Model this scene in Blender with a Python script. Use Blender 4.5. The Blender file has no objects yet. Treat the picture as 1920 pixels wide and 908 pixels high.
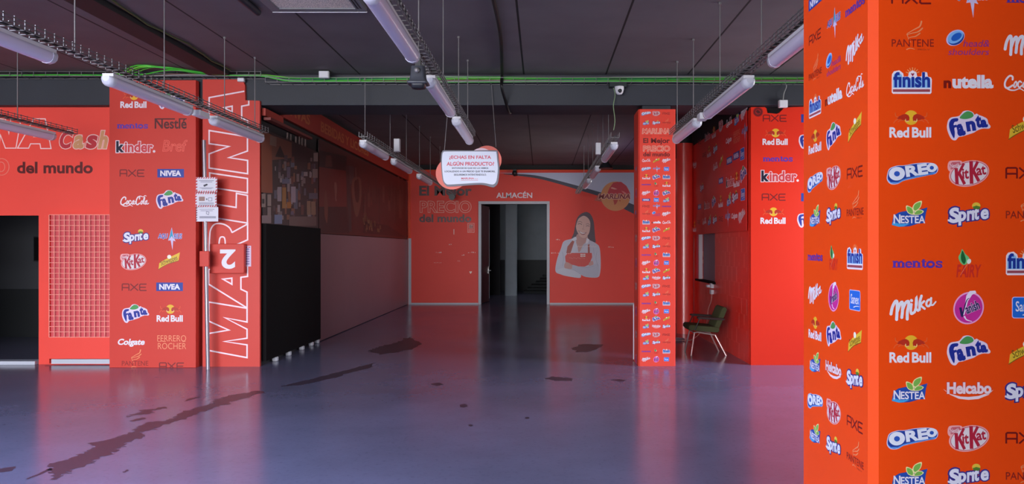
import bpy, math, random
from mathutils import Vector, Matrix
from mathutils.geometry import tessellate_polygon

# ------------------------------------------------------------------ camera, world, light, exposure
S = bpy.context.scene
F = 1400.0                                   # focal length in pixels of the 1920 x 908 frame
VX, VY, H = 1015.0, 465.0, 1.6               # vanishing point of the room's length, eye height
cam_d = bpy.data.cameras.new('camera')
cam_d.sensor_fit = 'HORIZONTAL'; cam_d.sensor_width = 36.0
cam_d.lens = F / 1920 * 36.0
cam_d.shift_x = (960 - VX) / 1920
cam_d.shift_y = (VY - 454) / 1920
cam_d.clip_start = 0.05
cam = bpy.data.objects.new('camera', cam_d); S.collection.objects.link(cam)
cam.location = (0, 0, H); cam.rotation_euler = (math.pi / 2, 0, 0)
S.camera = cam
S.view_settings.view_transform = 'Standard'; S.view_settings.look = 'None'
S.view_settings.exposure = 0.0; S.view_settings.gamma = 1.0
S.view_settings.use_curve_mapping = False
S.cycles.max_bounces = 8; S.cycles.diffuse_bounces = 4; S.cycles.glossy_bounces = 4
w = bpy.data.worlds.new('sky'); S.world = w; w.use_nodes = True
SKY = 27.0
def sky():                                    # bright overcast street: pale at the horizon, bluer and stronger overhead
    nt = w.node_tree; bg = nt.nodes['Background']
    tc = nt.nodes.new('ShaderNodeTexCoord'); sp = nt.nodes.new('ShaderNodeSeparateXYZ'); nt.links.new(tc.outputs['Generated'], sp.inputs[0])
    mr = nt.nodes.new('ShaderNodeMapRange'); mr.inputs['From Min'].default_value = -1; nt.links.new(sp.outputs[2], mr.inputs['Value'])
    r = nt.nodes.new('ShaderNodeValToRGB'); e = r.color_ramp.elements
    e[0].position = 0.0; e[0].color = (0.34, 0.33, 0.33, 1); e[1].position = 1.0; e[1].color = (0.85, 1.2, 2.0, 1)
    for p, c in ((0.48, (0.62, 0.61, 0.61, 1)), (0.52, (0.82, 0.84, 0.88, 1)), (0.60, (0.92, 1.0, 1.12, 1)), (0.75, (0.95, 1.2, 1.75, 1))):
        k = e.new(p); k.color = c
    nt.links.new(mr.outputs['Result'], r.inputs['Fac']); nt.links.new(r.outputs['Color'], bg.inputs[0]); bg.inputs[1].default_value = SKY
sky()

def area(name, loc, rot, sx, sy, power, col, spread=180):
    d = bpy.data.lights.new(name, 'AREA'); d.shape = 'RECTANGLE'; d.size = sx; d.size_y = sy
    d.energy = power; d.color = col; d.spread = math.radians(spread)
    o = bpy.data.objects.new(name, d); S.collection.objects.link(o)
    o.location = loc; o.rotation_euler = rot
    return o
# daylight enters through the raised shopfront shutters behind the photographer, plus unseen openings added for their light in the
# right outer wall, the deep right wall and the roof: portals that guide the sky's light
FX0, FX1, FY, FZ = -10.2, -0.2, -8.0, 3.75
SX, SY0, SY1, SZ0, SZ1 = 6.2, 7.2, 9.2, 1.5, 3.2
DY0, DY1, DZ0, DZ1 = 16.4, 17.6, 2.0, 3.2
RX0, RX1, RY0, RY1 = -5.6, -3.4, 1.2, 3.4
for nm, loc, rot, a_, b_ in (('daylight_shopfront', ((FX0 + FX1) / 2, FY, FZ / 2), (90, 0, 0), FX1 - FX0, FZ),
                             ('daylight_side_added', (SX + 0.02, (SY0 + SY1) / 2, (SZ0 + SZ1) / 2), (0, 90, 0), SZ1 - SZ0, SY1 - SY0),
                             ('daylight_deep_added', (2.86 + 0.12, (DY0 + DY1) / 2, (DZ0 + DZ1) / 2), (0, 90, 0), DZ1 - DZ0, DY1 - DY0),
                             ('daylight_roof_added', ((RX0 + RX1) / 2, (RY0 + RY1) / 2, 4.02), (0, 0, 0), RX1 - RX0, RY1 - RY0)):
    p_ = area(nm, loc, [math.radians(q) for q in rot], a_, b_, 1, (1, 1, 1))
    p_.data.cycles.is_portal = True
# unseen area lamp added to brighten the storeroom
area('storeroom_fill_added', (2.6, 24.6, 2.6), (0, math.radians(90), 0), 1.2, 1.6, 9, (0.7, 0.85, 1.0))

# ------------------------------------------------------------------ materials
def lin(c):
    c = c / 255.0
    return c / 12.92 if c <= 0.04045 else ((c + 0.055) / 1.055) ** 2.4
def L3(rgb): return (lin(rgb[0]), lin(rgb[1]), lin(rgb[2]), 1.0)
MATS = {}
def mat(name, rgb, rough=0.5, metal=0.0, spec=0.5, bump=0.0, bscale=40.0, var=0.0, vscale=3.0):
    if name in MATS: return MATS[name]
    m = bpy.data.materials.new(name); m.use_nodes = True; MATS[name] = m
    nt = m.node_tree; b = nt.nodes['Principled BSDF']
    b.inputs['Base Color'].default_value = L3(rgb)
    b.inputs['Roughness'].default_value = rough; b.inputs['Metallic'].default_value = metal
    b.inputs['Specular IOR Level'].default_value = spec
    if bump or var:
        tc = nt.nodes.new('ShaderNodeTexCoord')
    if var:
        n = nt.nodes.new('ShaderNodeTexNoise'); n.inputs['Scale'].default_value = vscale; n.inputs['Detail'].default_value = 6
        nt.links.new(tc.outputs['Object'], n.inputs['Vector'])
        r = nt.nodes.new('ShaderNodeValToRGB')
        r.color_ramp.elements[0].position = 0.3; r.color_ramp.elements[1].position = 0.7
        c = L3(rgb)
        r.color_ramp.elements[0].color = tuple(x * (1 - var) for x in c[:3]) + (1,)
        r.color_ramp.elements[1].color = tuple(min(1, x * (1 + var)) for x in c[:3]) + (1,)
        nt.links.new(n.outputs['Fac'], r.inputs['Fac']); nt.links.new(r.outputs['Color'], b.inputs['Base Color'])
    if bump:
        n = nt.nodes.new('ShaderNodeTexNoise'); n.inputs['Scale'].default_value = bscale; n.inputs['Detail'].default_value = 4
        nt.links.new(tc.outputs['Object'], n.inputs['Vector'])
        bp = nt.nodes.new('ShaderNodeBump'); bp.inputs['Strength'].default_value = bump; bp.inputs['Distance'].default_value = 0.01
        nt.links.new(n.outputs['Fac'], bp.inputs['Height']); nt.links.new(bp.outputs['Normal'], b.inputs['Normal'])
    return m
def ink(rgb, rough=0.42):
    return mat('ink_%02x%02x%02x' % tuple(rgb), rgb, rough)

M_VINYL = mat('red_vinyl', (206, 64, 53), 0.45, spec=0.3, var=0.03, vscale=0.8)
M_VINYL_B = mat('red_vinyl_light', (236, 72, 56), 0.42, spec=0.3, var=0.03, vscale=2)
M_WALLRED = mat('red_wall_vinyl', (240, 76, 64), 0.5, spec=0.3, var=0.03, vscale=0.8)
M_ORANGE = mat('orange_red_vinyl', (236, 72, 12), 0.36, spec=0.3, var=0.03, vscale=2)
M_PAINTRED = mat('red_paint', (246, 66, 54), 0.25, spec=1.0)
M_DARKRED = mat('dark_red_vinyl', (222, 44, 36), 0.4)
M_BLACK = mat('black_board', (15, 11, 12), 0.8, spec=0.15)
M_BLACKP = mat('black_plastic', (30, 30, 34), 0.4)
M_GREYP = mat('charcoal_plastic', (62, 64, 72), 0.4)
M_WHITE = mat('white_plastic', (222, 220, 226), 0.4)
M_STEEL = mat('galvanised_steel', (128, 124, 126), 0.5, metal=0.5)
M_CHROME = mat('chrome', (225, 222, 222), 0.15, metal=1.0)
M_ALU = mat('aluminium_frame', (190, 190, 198), 0.45)
M_DIFF = mat('tube_diffuser', (216, 208, 230), 0.25)
M_CAP = mat('tube_cap', (205, 205, 218), 0.3)
M_BEAM = mat('beam_paint', (46, 48, 56), 0.6, var=0.10, vscale=1.2, bump=0.1)
M_LILAC = mat('grey_panel', (140, 104, 110), 0.4, var=0.05, vscale=1)
M_GREEN = mat('green_cable', (70, 190, 60), 0.4)
M_GREYC = mat('grey_cable', (150, 150, 150), 0.5)
M_OLIVE = mat('olive_upholstery', (66, 72, 40), 0.8, bump=0.15, bscale=300)
M_STAIN = mat('oil_stain', (72, 60, 72), 0.36, spec=0.4)

def floor_mat():
    m = bpy.data.materials.new('painted_concrete'); m.use_nodes = True; nt = m.node_tree
    b = nt.nodes['Principled BSDF']; tc = nt.nodes.new('ShaderNodeTexCoord')
    n = nt.nodes.new('ShaderNodeTexNoise'); n.inputs['Scale'].default_value = 0.55; n.inputs['Detail'].default_value = 8
    n.inputs['Roughness'].default_value = 0.62
    nt.links.new(tc.outputs['Object'], n.inputs['Vector'])
    r = nt.nodes.new('ShaderNodeValToRGB')
    r.color_ramp.elements[0].position = 0.32; r.color_ramp.elements[0].color = L3((104, 101, 122))
    r.color_ramp.elements[1].position = 0.66; r.color_ramp.elements[1].color = L3((121, 117, 143))
    nt.links.new(n.outputs['Fac'], r.inputs['Fac'])
    # fine speckle of wear
    n2 = nt.nodes.new('ShaderNodeTexNoise'); n2.inputs['Scale'].default_value = 26; n2.inputs['Detail'].default_value = 5
    nt.links.new(tc.outputs['Object'], n2.inputs['Vector'])
    r2 = nt.nodes.new('ShaderNodeValToRGB')
    r2.color_ramp.elements[0].position = 0.25; r2.color_ramp.elements[0].color = (0.72, 0.72, 0.72, 1)
    r2.color_ramp.elements[1].position = 0.45; r2.color_ramp.elements[1].color = (1, 1, 1, 1)
    nt.links.new(n2.outputs['Fac'], r2.inputs['Fac'])
    mx = nt.nodes.new('ShaderNodeMixRGB'); mx.blend_type = 'MULTIPLY'; mx.inputs[0].default_value = 0.6
    nt.links.new(r.outputs['Color'], mx.inputs[1]); nt.links.new(r2.outputs['Color'], mx.inputs[2])
    nt.links.new(mx.outputs['Color'], b.inputs['Base Color'])
    mr = nt.nodes.new('ShaderNodeMapRange'); mr.inputs['To Min'].default_value = 0.12; mr.inputs['To Max'].default_value = 0.26
    nt.links.new(n.outputs['Fac'], mr.inputs['Value']); nt.links.new(mr.outputs['Result'], b.inputs['Roughness'])
    n3 = nt.nodes.new('ShaderNodeTexNoise'); n3.inputs['Scale'].default_value = 9; n3.inputs['Detail'].default_value = 3
    nt.links.new(tc.outputs['Object'], n3.inputs['Vector'])
    bp = nt.nodes.new('ShaderNodeBump'); bp.inputs['Strength'].default_value = 0.05; bp.inputs['Distance'].default_value = 0.01
    nt.links.new(n3.outputs['Fac'], bp.inputs['Height']); nt.links.new(bp.outputs['Normal'], b.inputs['Normal'])
    return m
def ceil_mat():
    m = bpy.data.materials.new('painted_slab'); m.use_nodes = True; nt = m.node_tree
    b = nt.nodes['Principled BSDF']; b.inputs['Roughness'].default_value = 0.75
    tc = nt.nodes.new('ShaderNodeTexCoord'); sx = nt.nodes.new('ShaderNodeSeparateXYZ')
    nt.links.new(tc.outputs['Object'], sx.inputs[0])
    def mth(op, a, bv=None):
        k = nt.nodes.new('ShaderNodeMath'); k.operation = op
        nt.links.new(a, k.inputs[0])
        if bv is not None: k.inputs[1].default_value = bv
        return k.outputs[0]
    f = mth('FRACT', mth('DIVIDE', mth('ADD', sx.outputs[0], 0.237 + 1.11 * 20 + 0.555), 1.11))
    d = mth('ABSOLUTE', mth('SUBTRACT', f, 0.5))
    g = mth('LESS_THAN', d, 0.010)                      # the open joint between two precast slabs
    n = nt.nodes.new('ShaderNodeTexNoise'); n.inputs['Scale'].default_value = 1.4; n.inputs['Detail'].default_value = 7
    nt.links.new(tc.outputs['Object'], n.inputs['Vector'])
    r = nt.nodes.new('ShaderNodeValToRGB')
    r.color_ramp.elements[0].position = 0.3; r.color_ramp.elements[0].color = L3((98, 90, 94))
    r.color_ramp.elements[1].position = 0.7; r.color_ramp.elements[1].color = L3((110, 103, 106))
    nt.links.new(n.outputs['Fac'], r.inputs['Fac'])
    mx = nt.nodes.new('ShaderNodeMixRGB'); nt.links.new(g, mx.inputs[0])
    nt.links.new(r.outputs['Color'], mx.inputs[1]); mx.inputs[2].default_value = L3((18, 16, 18))
    nt.links.new(mx.outputs['Color'], b.inputs['Base Color'])
    return m
def block_mat():
    m = bpy.data.materials.new('painted_blockwork'); m.use_nodes = True; nt = m.node_tree
    b = nt.nodes['Principled BSDF']; b.inputs['Roughness'].default_value = 0.33
    tc = nt.nodes.new('ShaderNodeTexCoord'); sx = nt.nodes.new('ShaderNodeSeparateXYZ')
    nt.links.new(tc.outputs['Object'], sx.inputs[0])
    def mth(op, a, bv):
        k = nt.nodes.new('ShaderNodeMath'); k.operation = op
        nt.links.new(a, k.inputs[0])
        if isinstance(bv, float): k.inputs[1].default_value = bv
        else: nt.links.new(bv, k.inputs[1])
        return k.outputs[0]
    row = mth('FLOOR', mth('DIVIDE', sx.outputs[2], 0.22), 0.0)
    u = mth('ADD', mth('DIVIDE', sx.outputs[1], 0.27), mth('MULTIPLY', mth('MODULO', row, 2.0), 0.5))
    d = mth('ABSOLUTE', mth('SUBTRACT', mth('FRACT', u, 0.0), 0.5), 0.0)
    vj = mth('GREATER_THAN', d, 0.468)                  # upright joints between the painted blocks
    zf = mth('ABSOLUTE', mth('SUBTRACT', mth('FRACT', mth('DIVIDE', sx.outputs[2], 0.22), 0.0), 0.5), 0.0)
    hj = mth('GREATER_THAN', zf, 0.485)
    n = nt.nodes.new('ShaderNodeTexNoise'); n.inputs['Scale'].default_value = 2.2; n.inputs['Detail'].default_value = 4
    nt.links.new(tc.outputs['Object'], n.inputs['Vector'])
    vglint = mth('MULTIPLY', vj, mth('GREATER_THAN', n.outputs['Fac'], 0.47))   # light glints painted paler along some joints
    mx = nt.nodes.new('ShaderNodeMixRGB'); nt.links.new(vglint, mx.inputs[0])
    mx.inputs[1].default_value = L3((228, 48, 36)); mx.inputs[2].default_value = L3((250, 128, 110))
    nt.links.new(mx.outputs['Color'], b.inputs['Base Color'])
    bp = nt.nodes.new('ShaderNodeBump'); bp.invert = True; bp.inputs['Strength'].default_value = 1.0; bp.inputs['Distance'].default_value = 0.01
    nt.links.new(mth('MAXIMUM', vj, hj), bp.inputs['Height']); nt.links.new(bp.outputs['Normal'], b.inputs['Normal'])
    return m
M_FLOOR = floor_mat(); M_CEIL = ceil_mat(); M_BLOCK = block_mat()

# ------------------------------------------------------------------ builders
def px(x, y, Y):                              # a pixel at a known depth -> world point
    return ((x - VX) / F * Y, Y, H - (y - VY) / F * Y)
class MB:
    def __init__(s): s.v = []; s.f = []; s.m = []; s.sm = []; s.mats = []
    def mi(s, m):
        if m not in s.mats: s.mats.append(m)
        return s.mats.index(m)
    def add(s, vs, fs, m, smooth=False):
        o = len(s.v); s.v += [tuple(p) for p in vs]
        i = s.mi(m)
        for f in fs: s.f.append(tuple(o + k for k in f)); s.m.append(i); s.sm.append(smooth)
        return s
    def box(s, x0, x1, y0, y1, z0, z1, m):
        v = [(x, y, z) for z in (z0, z1) for y in (y0, y1) for x in (x0, x1)]
        return s.add(v, [(0, 2, 3, 1), (4, 5, 7, 6), (0, 1, 5, 4), (2, 6, 7, 3), (0, 4, 6, 2), (1, 3, 7, 5)], m)
    def loft(s, rings, m, cap=True, smooth=True, closed=True):
        n = len(rings[0]); v = [p for r in rings for p in r]; f = []
        for i in range(len(rings) - 1):
            for j in range(n if closed else n - 1):
                a, b = i * n + j, i * n + (j + 1) % n
                f.append((a, b, b + n, a + n))
        s.add(v, f, m, smooth)
        if cap:
            for r, rev in ((rings[0], True), (rings[-1], False)):
                s.add(r[::-1] if rev else r, [tuple(range(n))], m)
        return s
    def tube(s, pts, r, m, seg=8, cap=True):
        pts = [Vector(p) for p in pts]; rings = []; up = None
        for i, p in enumerate(pts):
            t = (pts[min(i + 1, len(pts) - 1)] - pts[max(i - 1, 0)])
            if t.length < 1e-9: t = Vector((0, 0, 1))
            t.normalize()
            if up is None:
                up = Vector((0, 0, 1)) if abs(t.z) < 0.9 else Vector((1, 0, 0))
            a = t.cross(up)
            if a.length < 1e-6: a = t.cross(Vector((0, 1, 0)))
            a.normalize(); b = a.cross(t).normalized(); up = b
            rr = r[i] if isinstance(r, (list, tuple)) else r
            rings.append([tuple(p + a * (rr * math.cos(k * 2 * math.pi / seg)) + b * (rr * math.sin(k * 2 * math.pi / seg))) for k in range(seg)])
        return s.loft(rings, m, cap)
    def prism(s, poly, y0, y1, m, side=None):     # outline in (x, z) pushed along y
        n = len(poly)
        tri = tessellate_polygon([[Vector((p[0], p[1], 0)) for p in poly]])
        s.add([(p[0], y0, p[1]) for p in poly], [tuple(t) for t in tri], m)
        s.add([(p[0], y1, p[1]) for p in poly], [tuple(t) for t in tri], m)
        v = [(p[0], y, p[1]) for y in (y0, y1) for p in poly]
        return s.add(v, [(i, (i + 1) % n, (i + 1) % n + n, i + n) for i in range(n)], side or m)
    def ball(s, c, rx, ry, rz, m, nu=16, nv=10, v0=0.0, v1=math.pi):
        rings = []
        for i in range(nv + 1):
            t = v0 + (v1 - v0) * i / nv
            rings.append([(c[0] + rx * max(math.sin(t), 1e-4) * math.cos(k * 2 * math.pi / nu), c[1] + ry * max(math.sin(t), 1e-4) * math.sin(k * 2 * math.pi / nu), c[2] + rz * math.cos(t)) for k in range(nu)])
        return s.loft(rings, m, True)
    def chamfer_box(s, x0, x1, y0, y1, z0, z1, c, m):
        o = [(x0 + c, y0), (x1 - c, y0), (x1, y0 + c), (x1, y1 - c), (x1 - c, y1), (x0 + c, y1), (x0, y1 - c), (x0, y0 + c)]
        return s.loft([[(p[0], p[1], z) for p in o] for z in (z0, z1)], m, True, False)
    def mesh(s, name, off=(0, 0, 0)):
        me = bpy.data.meshes.new(name)
        me.from_pydata([(p[0] - off[0], p[1] - off[1], p[2] - off[2]) for p in s.v], [], s.f)
        for m in s.mats: me.materials.append(m)
        me.polygons.foreach_set('material_index', s.m); me.polygons.foreach_set('use_smooth', s.sm)
        me.update(); return me
def link(name, data):
    o = bpy.data.objects.new(name, data); S.collection.objects.link(o); return o
def tag(o, label=None, cat=None, group=None, kind=None):
    if label: o['label'] = label
    if cat: o['category'] = cat
    if group: o['group'] = group
    if kind: o['kind'] = kind
    return o
def bev(o, wdt, seg=2):
    b = o.modifiers.new('bevel', 'BEVEL'); b.width = wdt; b.segments = seg; b.limit_method = 'ANGLE'
    return o
def struct(name, mb, bevel=0, parent=None):
    if parent is None:
        o = link(name, mb.mesh(name)); o['kind'] = 'structure'
    else:
        o = link(name, mb.mesh(name, parent.location)); o.parent = parent
    return bev(o, bevel) if bevel else o
def thing(name, label, cat, loc=(0, 0, 0), group=None):
    o = link(name, None); o.location = loc; o.empty_display_size = 0.1
    return tag(o, label, cat, group)
def part(name, mb, root, label=None, bevel=0, grand=None):
    p = grand or root
    off = Vector(root.location)
    o = link(name, mb.mesh(name, off)); o.parent = p
    if label: o['label'] = label
    return bev(o, bevel) if bevel else o
def single(name, mb, label, cat, group=None, bevel=0, origin=None):
    if origin is None:
        n = max(len(mb.v), 1)
        origin = (sum(p[0] for p in mb.v) / n, sum(p[1] for p in mb.v) / n, min((p[2] for p in mb.v), default=0))
    o = link(name, mb.mesh(name, origin)); o.location = origin
    tag(o, label, cat, group)
    return bev(o, bevel) if bevel else o

# ------------------------------------------------------------------ flat artwork: prints, logos, lettering
def smooth_pts(p, closed=False, n=6):
    out = []; N = len(p)
    rng = range(N) if closed else range(N - 1)
    g = (lambda i: p[i % N]) if closed else (lambda i: p[max(0, min(N - 1, i))])
    for i in rng:
        a, b, c, d = g(i - 1), g(i), g(i + 1), g(i + 2)
        for k in range(n):
            t = k / n
            out.append(tuple(0.5 * ((2 * b[j]) + (c[j] - a[j]) * t + (2 * a[j] - 5 * b[j] + 4 * c[j] - d[j]) * t * t + (3 * b[j] - a[j] - 3 * c[j] + d[j]) * t ** 3) for j in (0, 1)))
    if not closed: out.append(p[-1])
    return out
def ell(cx, cy, rx, ry, rot=0, n=40):
    c, s_ = math.cos(math.radians(rot)), math.sin(math.radians(rot))
    return [(cx + rx * math.cos(t) * c - ry * math.sin(t) * s_, cy + rx * math.cos(t) * s_ + ry * math.sin(t) * c) for t in (2 * math.pi * i / n for i in range(n))]
TXT = {}
def glyphs(body, bold):
    """the filled letters as (points, faces, outline loops)"""
    k = (body, round(bold, 4))
    if k in TXT: return TXT[k]
    c = bpy.data.curves.new('t', 'FONT'); c.body = body; c.offset = bold; c.resolution_u = 4
    o = bpy.data.objects.new('t', c); S.collection.objects.link(o)
    dg = bpy.context.evaluated_depsgraph_get(); e = o.evaluated_get(dg); me = e.to_mesh()
    vs = [(v.co.x, v.co.y) for v in me.vertices]; fs = [tuple(p.vertices) for p in me.polygons]
    e.to_mesh_clear(); bpy.data.objects.remove(o); bpy.data.curves.remove(c)
    key = lambda i: (round(vs[i][0], 5), round(vs[i][1], 5))
    cnt = {}; first = {}
    for f in fs:
        for a_, b_ in zip(f, f[1:] + f[:1]):
            ka, kb = key(a_), key(b_)
            if ka != kb: cnt[(ka, kb)] = cnt.get((ka, kb), 0) + 1
    nxt = {}
    for (ka, kb) in cnt:
        if (kb, ka) not in cnt: nxt.setdefault(ka, []).append(kb)
    loops = []
    while nxt:
        st = next(iter(nxt)); lp_ = [st]; cur = st
        while cur in nxt:
            n_ = nxt[cur].pop()
            if not nxt[cur]: del nxt[cur]
            if n_ == st: break
            lp_.append(n_); cur = n_
        if len(lp_) > 2: loops.append(lp_)
    TXT[k] = (vs, fs, loops); return TXT[k]
class Art:
    """Artwork in image-like coordinates (x right, y DOWN) about a centre; unit(x,y) turns them into artwork units, y up."""
    def __init__(s, sc=1.0, cx=0.0, cy=0.0): s.sc, s.cx, s.cy = sc, cx, cy; s.q = []
    def u(s, p): return ((p[0] - s.cx) / s.sc, (s.cy - p[1]) / s.sc)
    def raw(s, vs, fs, col, z, ramp=0.0):
        m = ink(col) if isinstance(col, tuple) else col
        s.q.append((z, len(s.q), [tuple(p) for p in vs], fs, m, ramp))
    def poly(s, pts, col, z=0, smooth=False):
        if smooth: pts = smooth_pts(pts, True)
        q = [s.u(p) for p in pts]
        s.raw(q, [tuple(t) for t in tessellate_polygon([[Vector((a, b, 0)) for a, b in q]])], col, z)
        return s
    def rect(s, x0, y0, x1, y1, col, z=0): return s.poly([(x0, y0), (x1, y0), (x1, y1), (x0, y1)], col, z)
    def rrect(s, x0, y0, x1, y1, r, col, z=0):
        p = []
        for cx, cy, a in ((x1 - r, y1 - r, 0), (x0 + r, y1 - r, 90), (x0 + r, y0 + r, 180), (x1 - r, y0 + r, 270)):
            for k in range(6): t = math.radians(a + 18 * k); p.append((cx + r * math.cos(t), cy + r * math.sin(t)))
        return s.poly(p, col, z)
    def ell(s, cx, cy, rx, ry, col, z=0, rot=0): return s.poly(ell(cx, cy, rx, ry, rot), col, z)
    def stroke(s, pts, w, col, z=0, closed=False, smooth=True, w1=None, cap=True):
        if smooth: pts = smooth_pts(pts, closed)
        P = [Vector(p) for p in pts]; n = len(P); Lft = []; R = []
        for i in range(n):
            a = P[(i - 1) % n] if (closed or i > 0) else None
            c = P[(i + 1) % n] if (closed or i < n - 1) else None
            d1 = (P[i] - a).normalized() if a is not None and (P[i] - a).length > 1e-6 else None
            d2 = (c - P[i]).normalized() if c is not None and (c - P[i]).length > 1e-6 else None
            d1 = d1 or d2 or Vector((1, 0)); d2 = d2 or d1
            t = d1 + d2
            t = t.normalized() if t.length > 1e-4 else d1
            nn = Vector((-t.y, t.x)); k = max(0.35, nn.dot(Vector((-d1.y, d1.x))))
            ww = w if w1 is None else w + (w1 - w) * i / max(1, n - 1)
            h = ww / 2 / k
            Lft.append(P[i] + nn * h); R.append(P[i] - nn * h)
        q = [s.u(p) for p in Lft] + [s.u(p) for p in R]
        f = [(i, (i + 1) % n, n + (i + 1) % n, n + i) for i in range(n if closed else n - 1)]
        s.raw(q, f, col, z, 2e-6)
        if cap and not closed and smooth:
            s.ell(P[0].x, P[0].y, w / 2, w / 2, col, z)
            e = w if w1 is None else w1
            s.ell(P[-1].x, P[-1].y, e / 2, e / 2, col, z)
        return s
    def text(s, body, x0, y0, x1, y1, col, z=1, bold=0.0, shear=0.0, rot=0.0, out=None, line=0.0):
        """lettering filling the box x0..x1, y0..y1 before it is turned; out = [(colour, extra, layer)...]"""
        b0 = bold if bold <= 0.036 else 0.016      # heavier letters get their weight from a rim round every outline
        bv, fs, loops = glyphs(body, b0)
        ax, bx = min(p[0] for p in bv) - (bold - b0), max(p[0] for p in bv) + (bold - b0); ay, by = min(p[1] for p in bv) - (bold - b0), max(p[1] for p in bv) + (bold - b0)
        (X0, Y1), (X1, Y0) = s.u((x0, y0)), s.u((x1, y1))
        wd = (X1 - X0) - abs(shear) * (Y1 - Y0); kx, ky = wd / (bx - ax), (Y1 - Y0) / (by - ay)
        mx, my = (X0 + X1) / 2, (Y0 + Y1) / 2; c, sn = math.cos(math.radians(rot)), math.sin(math.radians(rot))
        def T(p):
            yy = (p[1] - (ay + by) / 2) * ky; xx = (p[0] - (ax + bx) / 2) * kx + shear * yy
            return (mx + xx * c - yy * sn, my + xx * sn + yy * c)
        flat = [T(p) for p in bv]
        def rim(wid, cc, zz):
            for lp_ in loops: s.ribbon([T(p) for p in lp_], wid * (kx + ky), cc, zz)
        for oc, ex, oz in (out or []):
            s.raw(flat, fs, oc, oz); rim(bold - b0 + ex, oc, oz)
        if line: rim(line, col, z)
        else:
            s.raw(flat, fs, col, z)
            if bold > b0: rim(bold - b0, col, z)
        return s
    def ribbon(s, P, w, col, z):
        """closed band of even width round an outline, in artwork units"""
        P = [Vector(p) for p in P]; n = len(P); A = []; B = []
        for i in range(n):
            d1 = (P[i] - P[i - 1]).normalized(); d2 = (P[(i + 1) % n] - P[i]).normalized()
            t = d1 + d2; t = t.normalized() if t.length > 1e-4 else d1
            nn = Vector((-t.y, t.x)); k = max(0.55, abs(nn.dot(Vector((-d1.y, d1.x)))))
            A.append(P[i] + nn * (w / 2 / k)); B.append(P[i] - nn * (w / 2 / k))
        s.raw([tuple(p) for p in A + B], [(i, (i + 1) % n, n + (i + 1) % n, n + i) for i in range(n)], col, z, 2e-6)
    def mesh(s, name):
        """layers are stacked a hair apart in the order they were printed"""
        v = []; f = []; mi = []; mats = []; zc = 0.0004
        for z, k, vs, fs, m, ramp in sorted(s.q, key=lambda t: (t[0], t[1])):
            if m not in mats: mats.append(m)
            o = len(v); h = len(vs) // 2 if ramp else 0
            v += [(a, b, zc + (ramp * (i % h) if h else 0)) for i, (a, b) in enumerate(vs)]
            for q in fs: f.append(tuple(o + i for i in q)); mi.append(mats.index(m))
            zc += 0.00003 + ramp * h
        me = bpy.data.meshes.new(name); me.from_pydata(v, [], f)
        for m in mats: me.materials.append(m)
        me.polygons.foreach_set('material_index', mi); me.update(); return me
FRONT = (Vector((1, 0, 0)), Vector((0, 0, 1)), Vector((0, -1, 0)))    # a face towards the entrance
FACE_L = (Vector((0, -1, 0)), Vector((0, 0, 1)), Vector((-1, 0, 0)))  # a face towards the left
FACE_R = (Vector((0, 1, 0)), Vector((0, 0, 1)), Vector((1, 0, 0)))    # a face towards the right
def place(name, me, pos, axes, sc, root=None, label=None):
    u, v, n = axes
    p = Vector(pos) - (Vector(root.location) if root else Vector((0, 0, 0)))
    o = link(name, me); o.parent = root
    o.matrix_basis = Matrix(((u.x * sc, v.x * sc, n.x, p.x), (u.y * sc, v.y * sc, n.y, p.y), (u.z * sc, v.z * sc, n.z, p.z), (0, 0, 0, 1)))
    if label: o['label'] = label
    return o

# ------------------------------------------------------------------ printed logos (unit: one pixel of the near column's face)
WH = (228, 222, 232)
def lg_pantene():
    a = Art(6.05, 435, 302)
    a.text('PANTENE', 208, 264, 687, 349, (140, 30, 24), 1, 0.004)
    P = (232, 138, 92)
    for p, w0, w1 in (([(547, 64), (528, 118), (470, 150), (384, 200)], 20, 8), ([(556, 140), (510, 178), (440, 196), (380, 214)], 17, 7),
                      ([(530, 196), (480, 230), (430, 240), (396, 252)], 15, 6), ([(384, 202), (400, 262), (426, 300)], 10, 5),
                      ([(380, 380), (420, 366), (468, 378)], 12, 6)):
        a.stroke(p, w0, P, 0, w1=w1)
    a.text('PRO-V', 505, 374, 640, 390, (150, 44, 30), 1)
    return a, 'dark red serif wordmark under pale peach swirls'
def lg_finish():
    a = Art(6.05, 380, 740)
    for r in range(7):
        t = math.radians(-160 + r * 23); a.stroke([(392 + 46 * math.cos(t), 655 + 46 * math.sin(t)), (392 + 82 * math.cos(t), 655 + 82 * math.sin(t))], 9, (238, 160, 100), 0, smooth=False)
    bd = [(155, 690), (158, 650), (180, 618), (240, 606), (284, 640), (292, 678), (340, 676), (350, 630), (392, 606), (434, 630), (444, 678), (492, 676), (496, 630), (520, 622), (556, 630), (566, 678), (600, 688), (610, 712), (606, 860), (592, 874), (170, 874), (154, 858)]
    a.poly(bd, (236, 222, 232), 0)
    a.poly([(170, 700), (180, 650), (230, 628), (270, 660), (276, 692), (592, 696), (592, 806), (168, 806)], (140, 190, 232), 1)
    a.text('f\u0131n\u0131sh', 172, 626, 590, 802, (26, 52, 148), 2, 0.035)
    a.poly([(168, 822), (590, 822), (590, 852), (168, 852)], (156, 72, 84), 1)
    a.poly([(372, 645), (382, 638), (392, 648), (402, 638), (412, 645), (392, 676)], (150, 34, 62), 1)
    return a, 'blue lowercase wordmark on a white badge with a small sun'
def lg_nutella():
    a = Art(6.053, 333, 755)
    a.text('n', 48, 736, 136, 825, (120, 18, 12), 1, 0.05)
    a.text('utella', 146, 674, 616, 828, WH, 1, 0.05)
    return a, 'lowercase wordmark, first letter dark red and the rest white'
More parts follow.
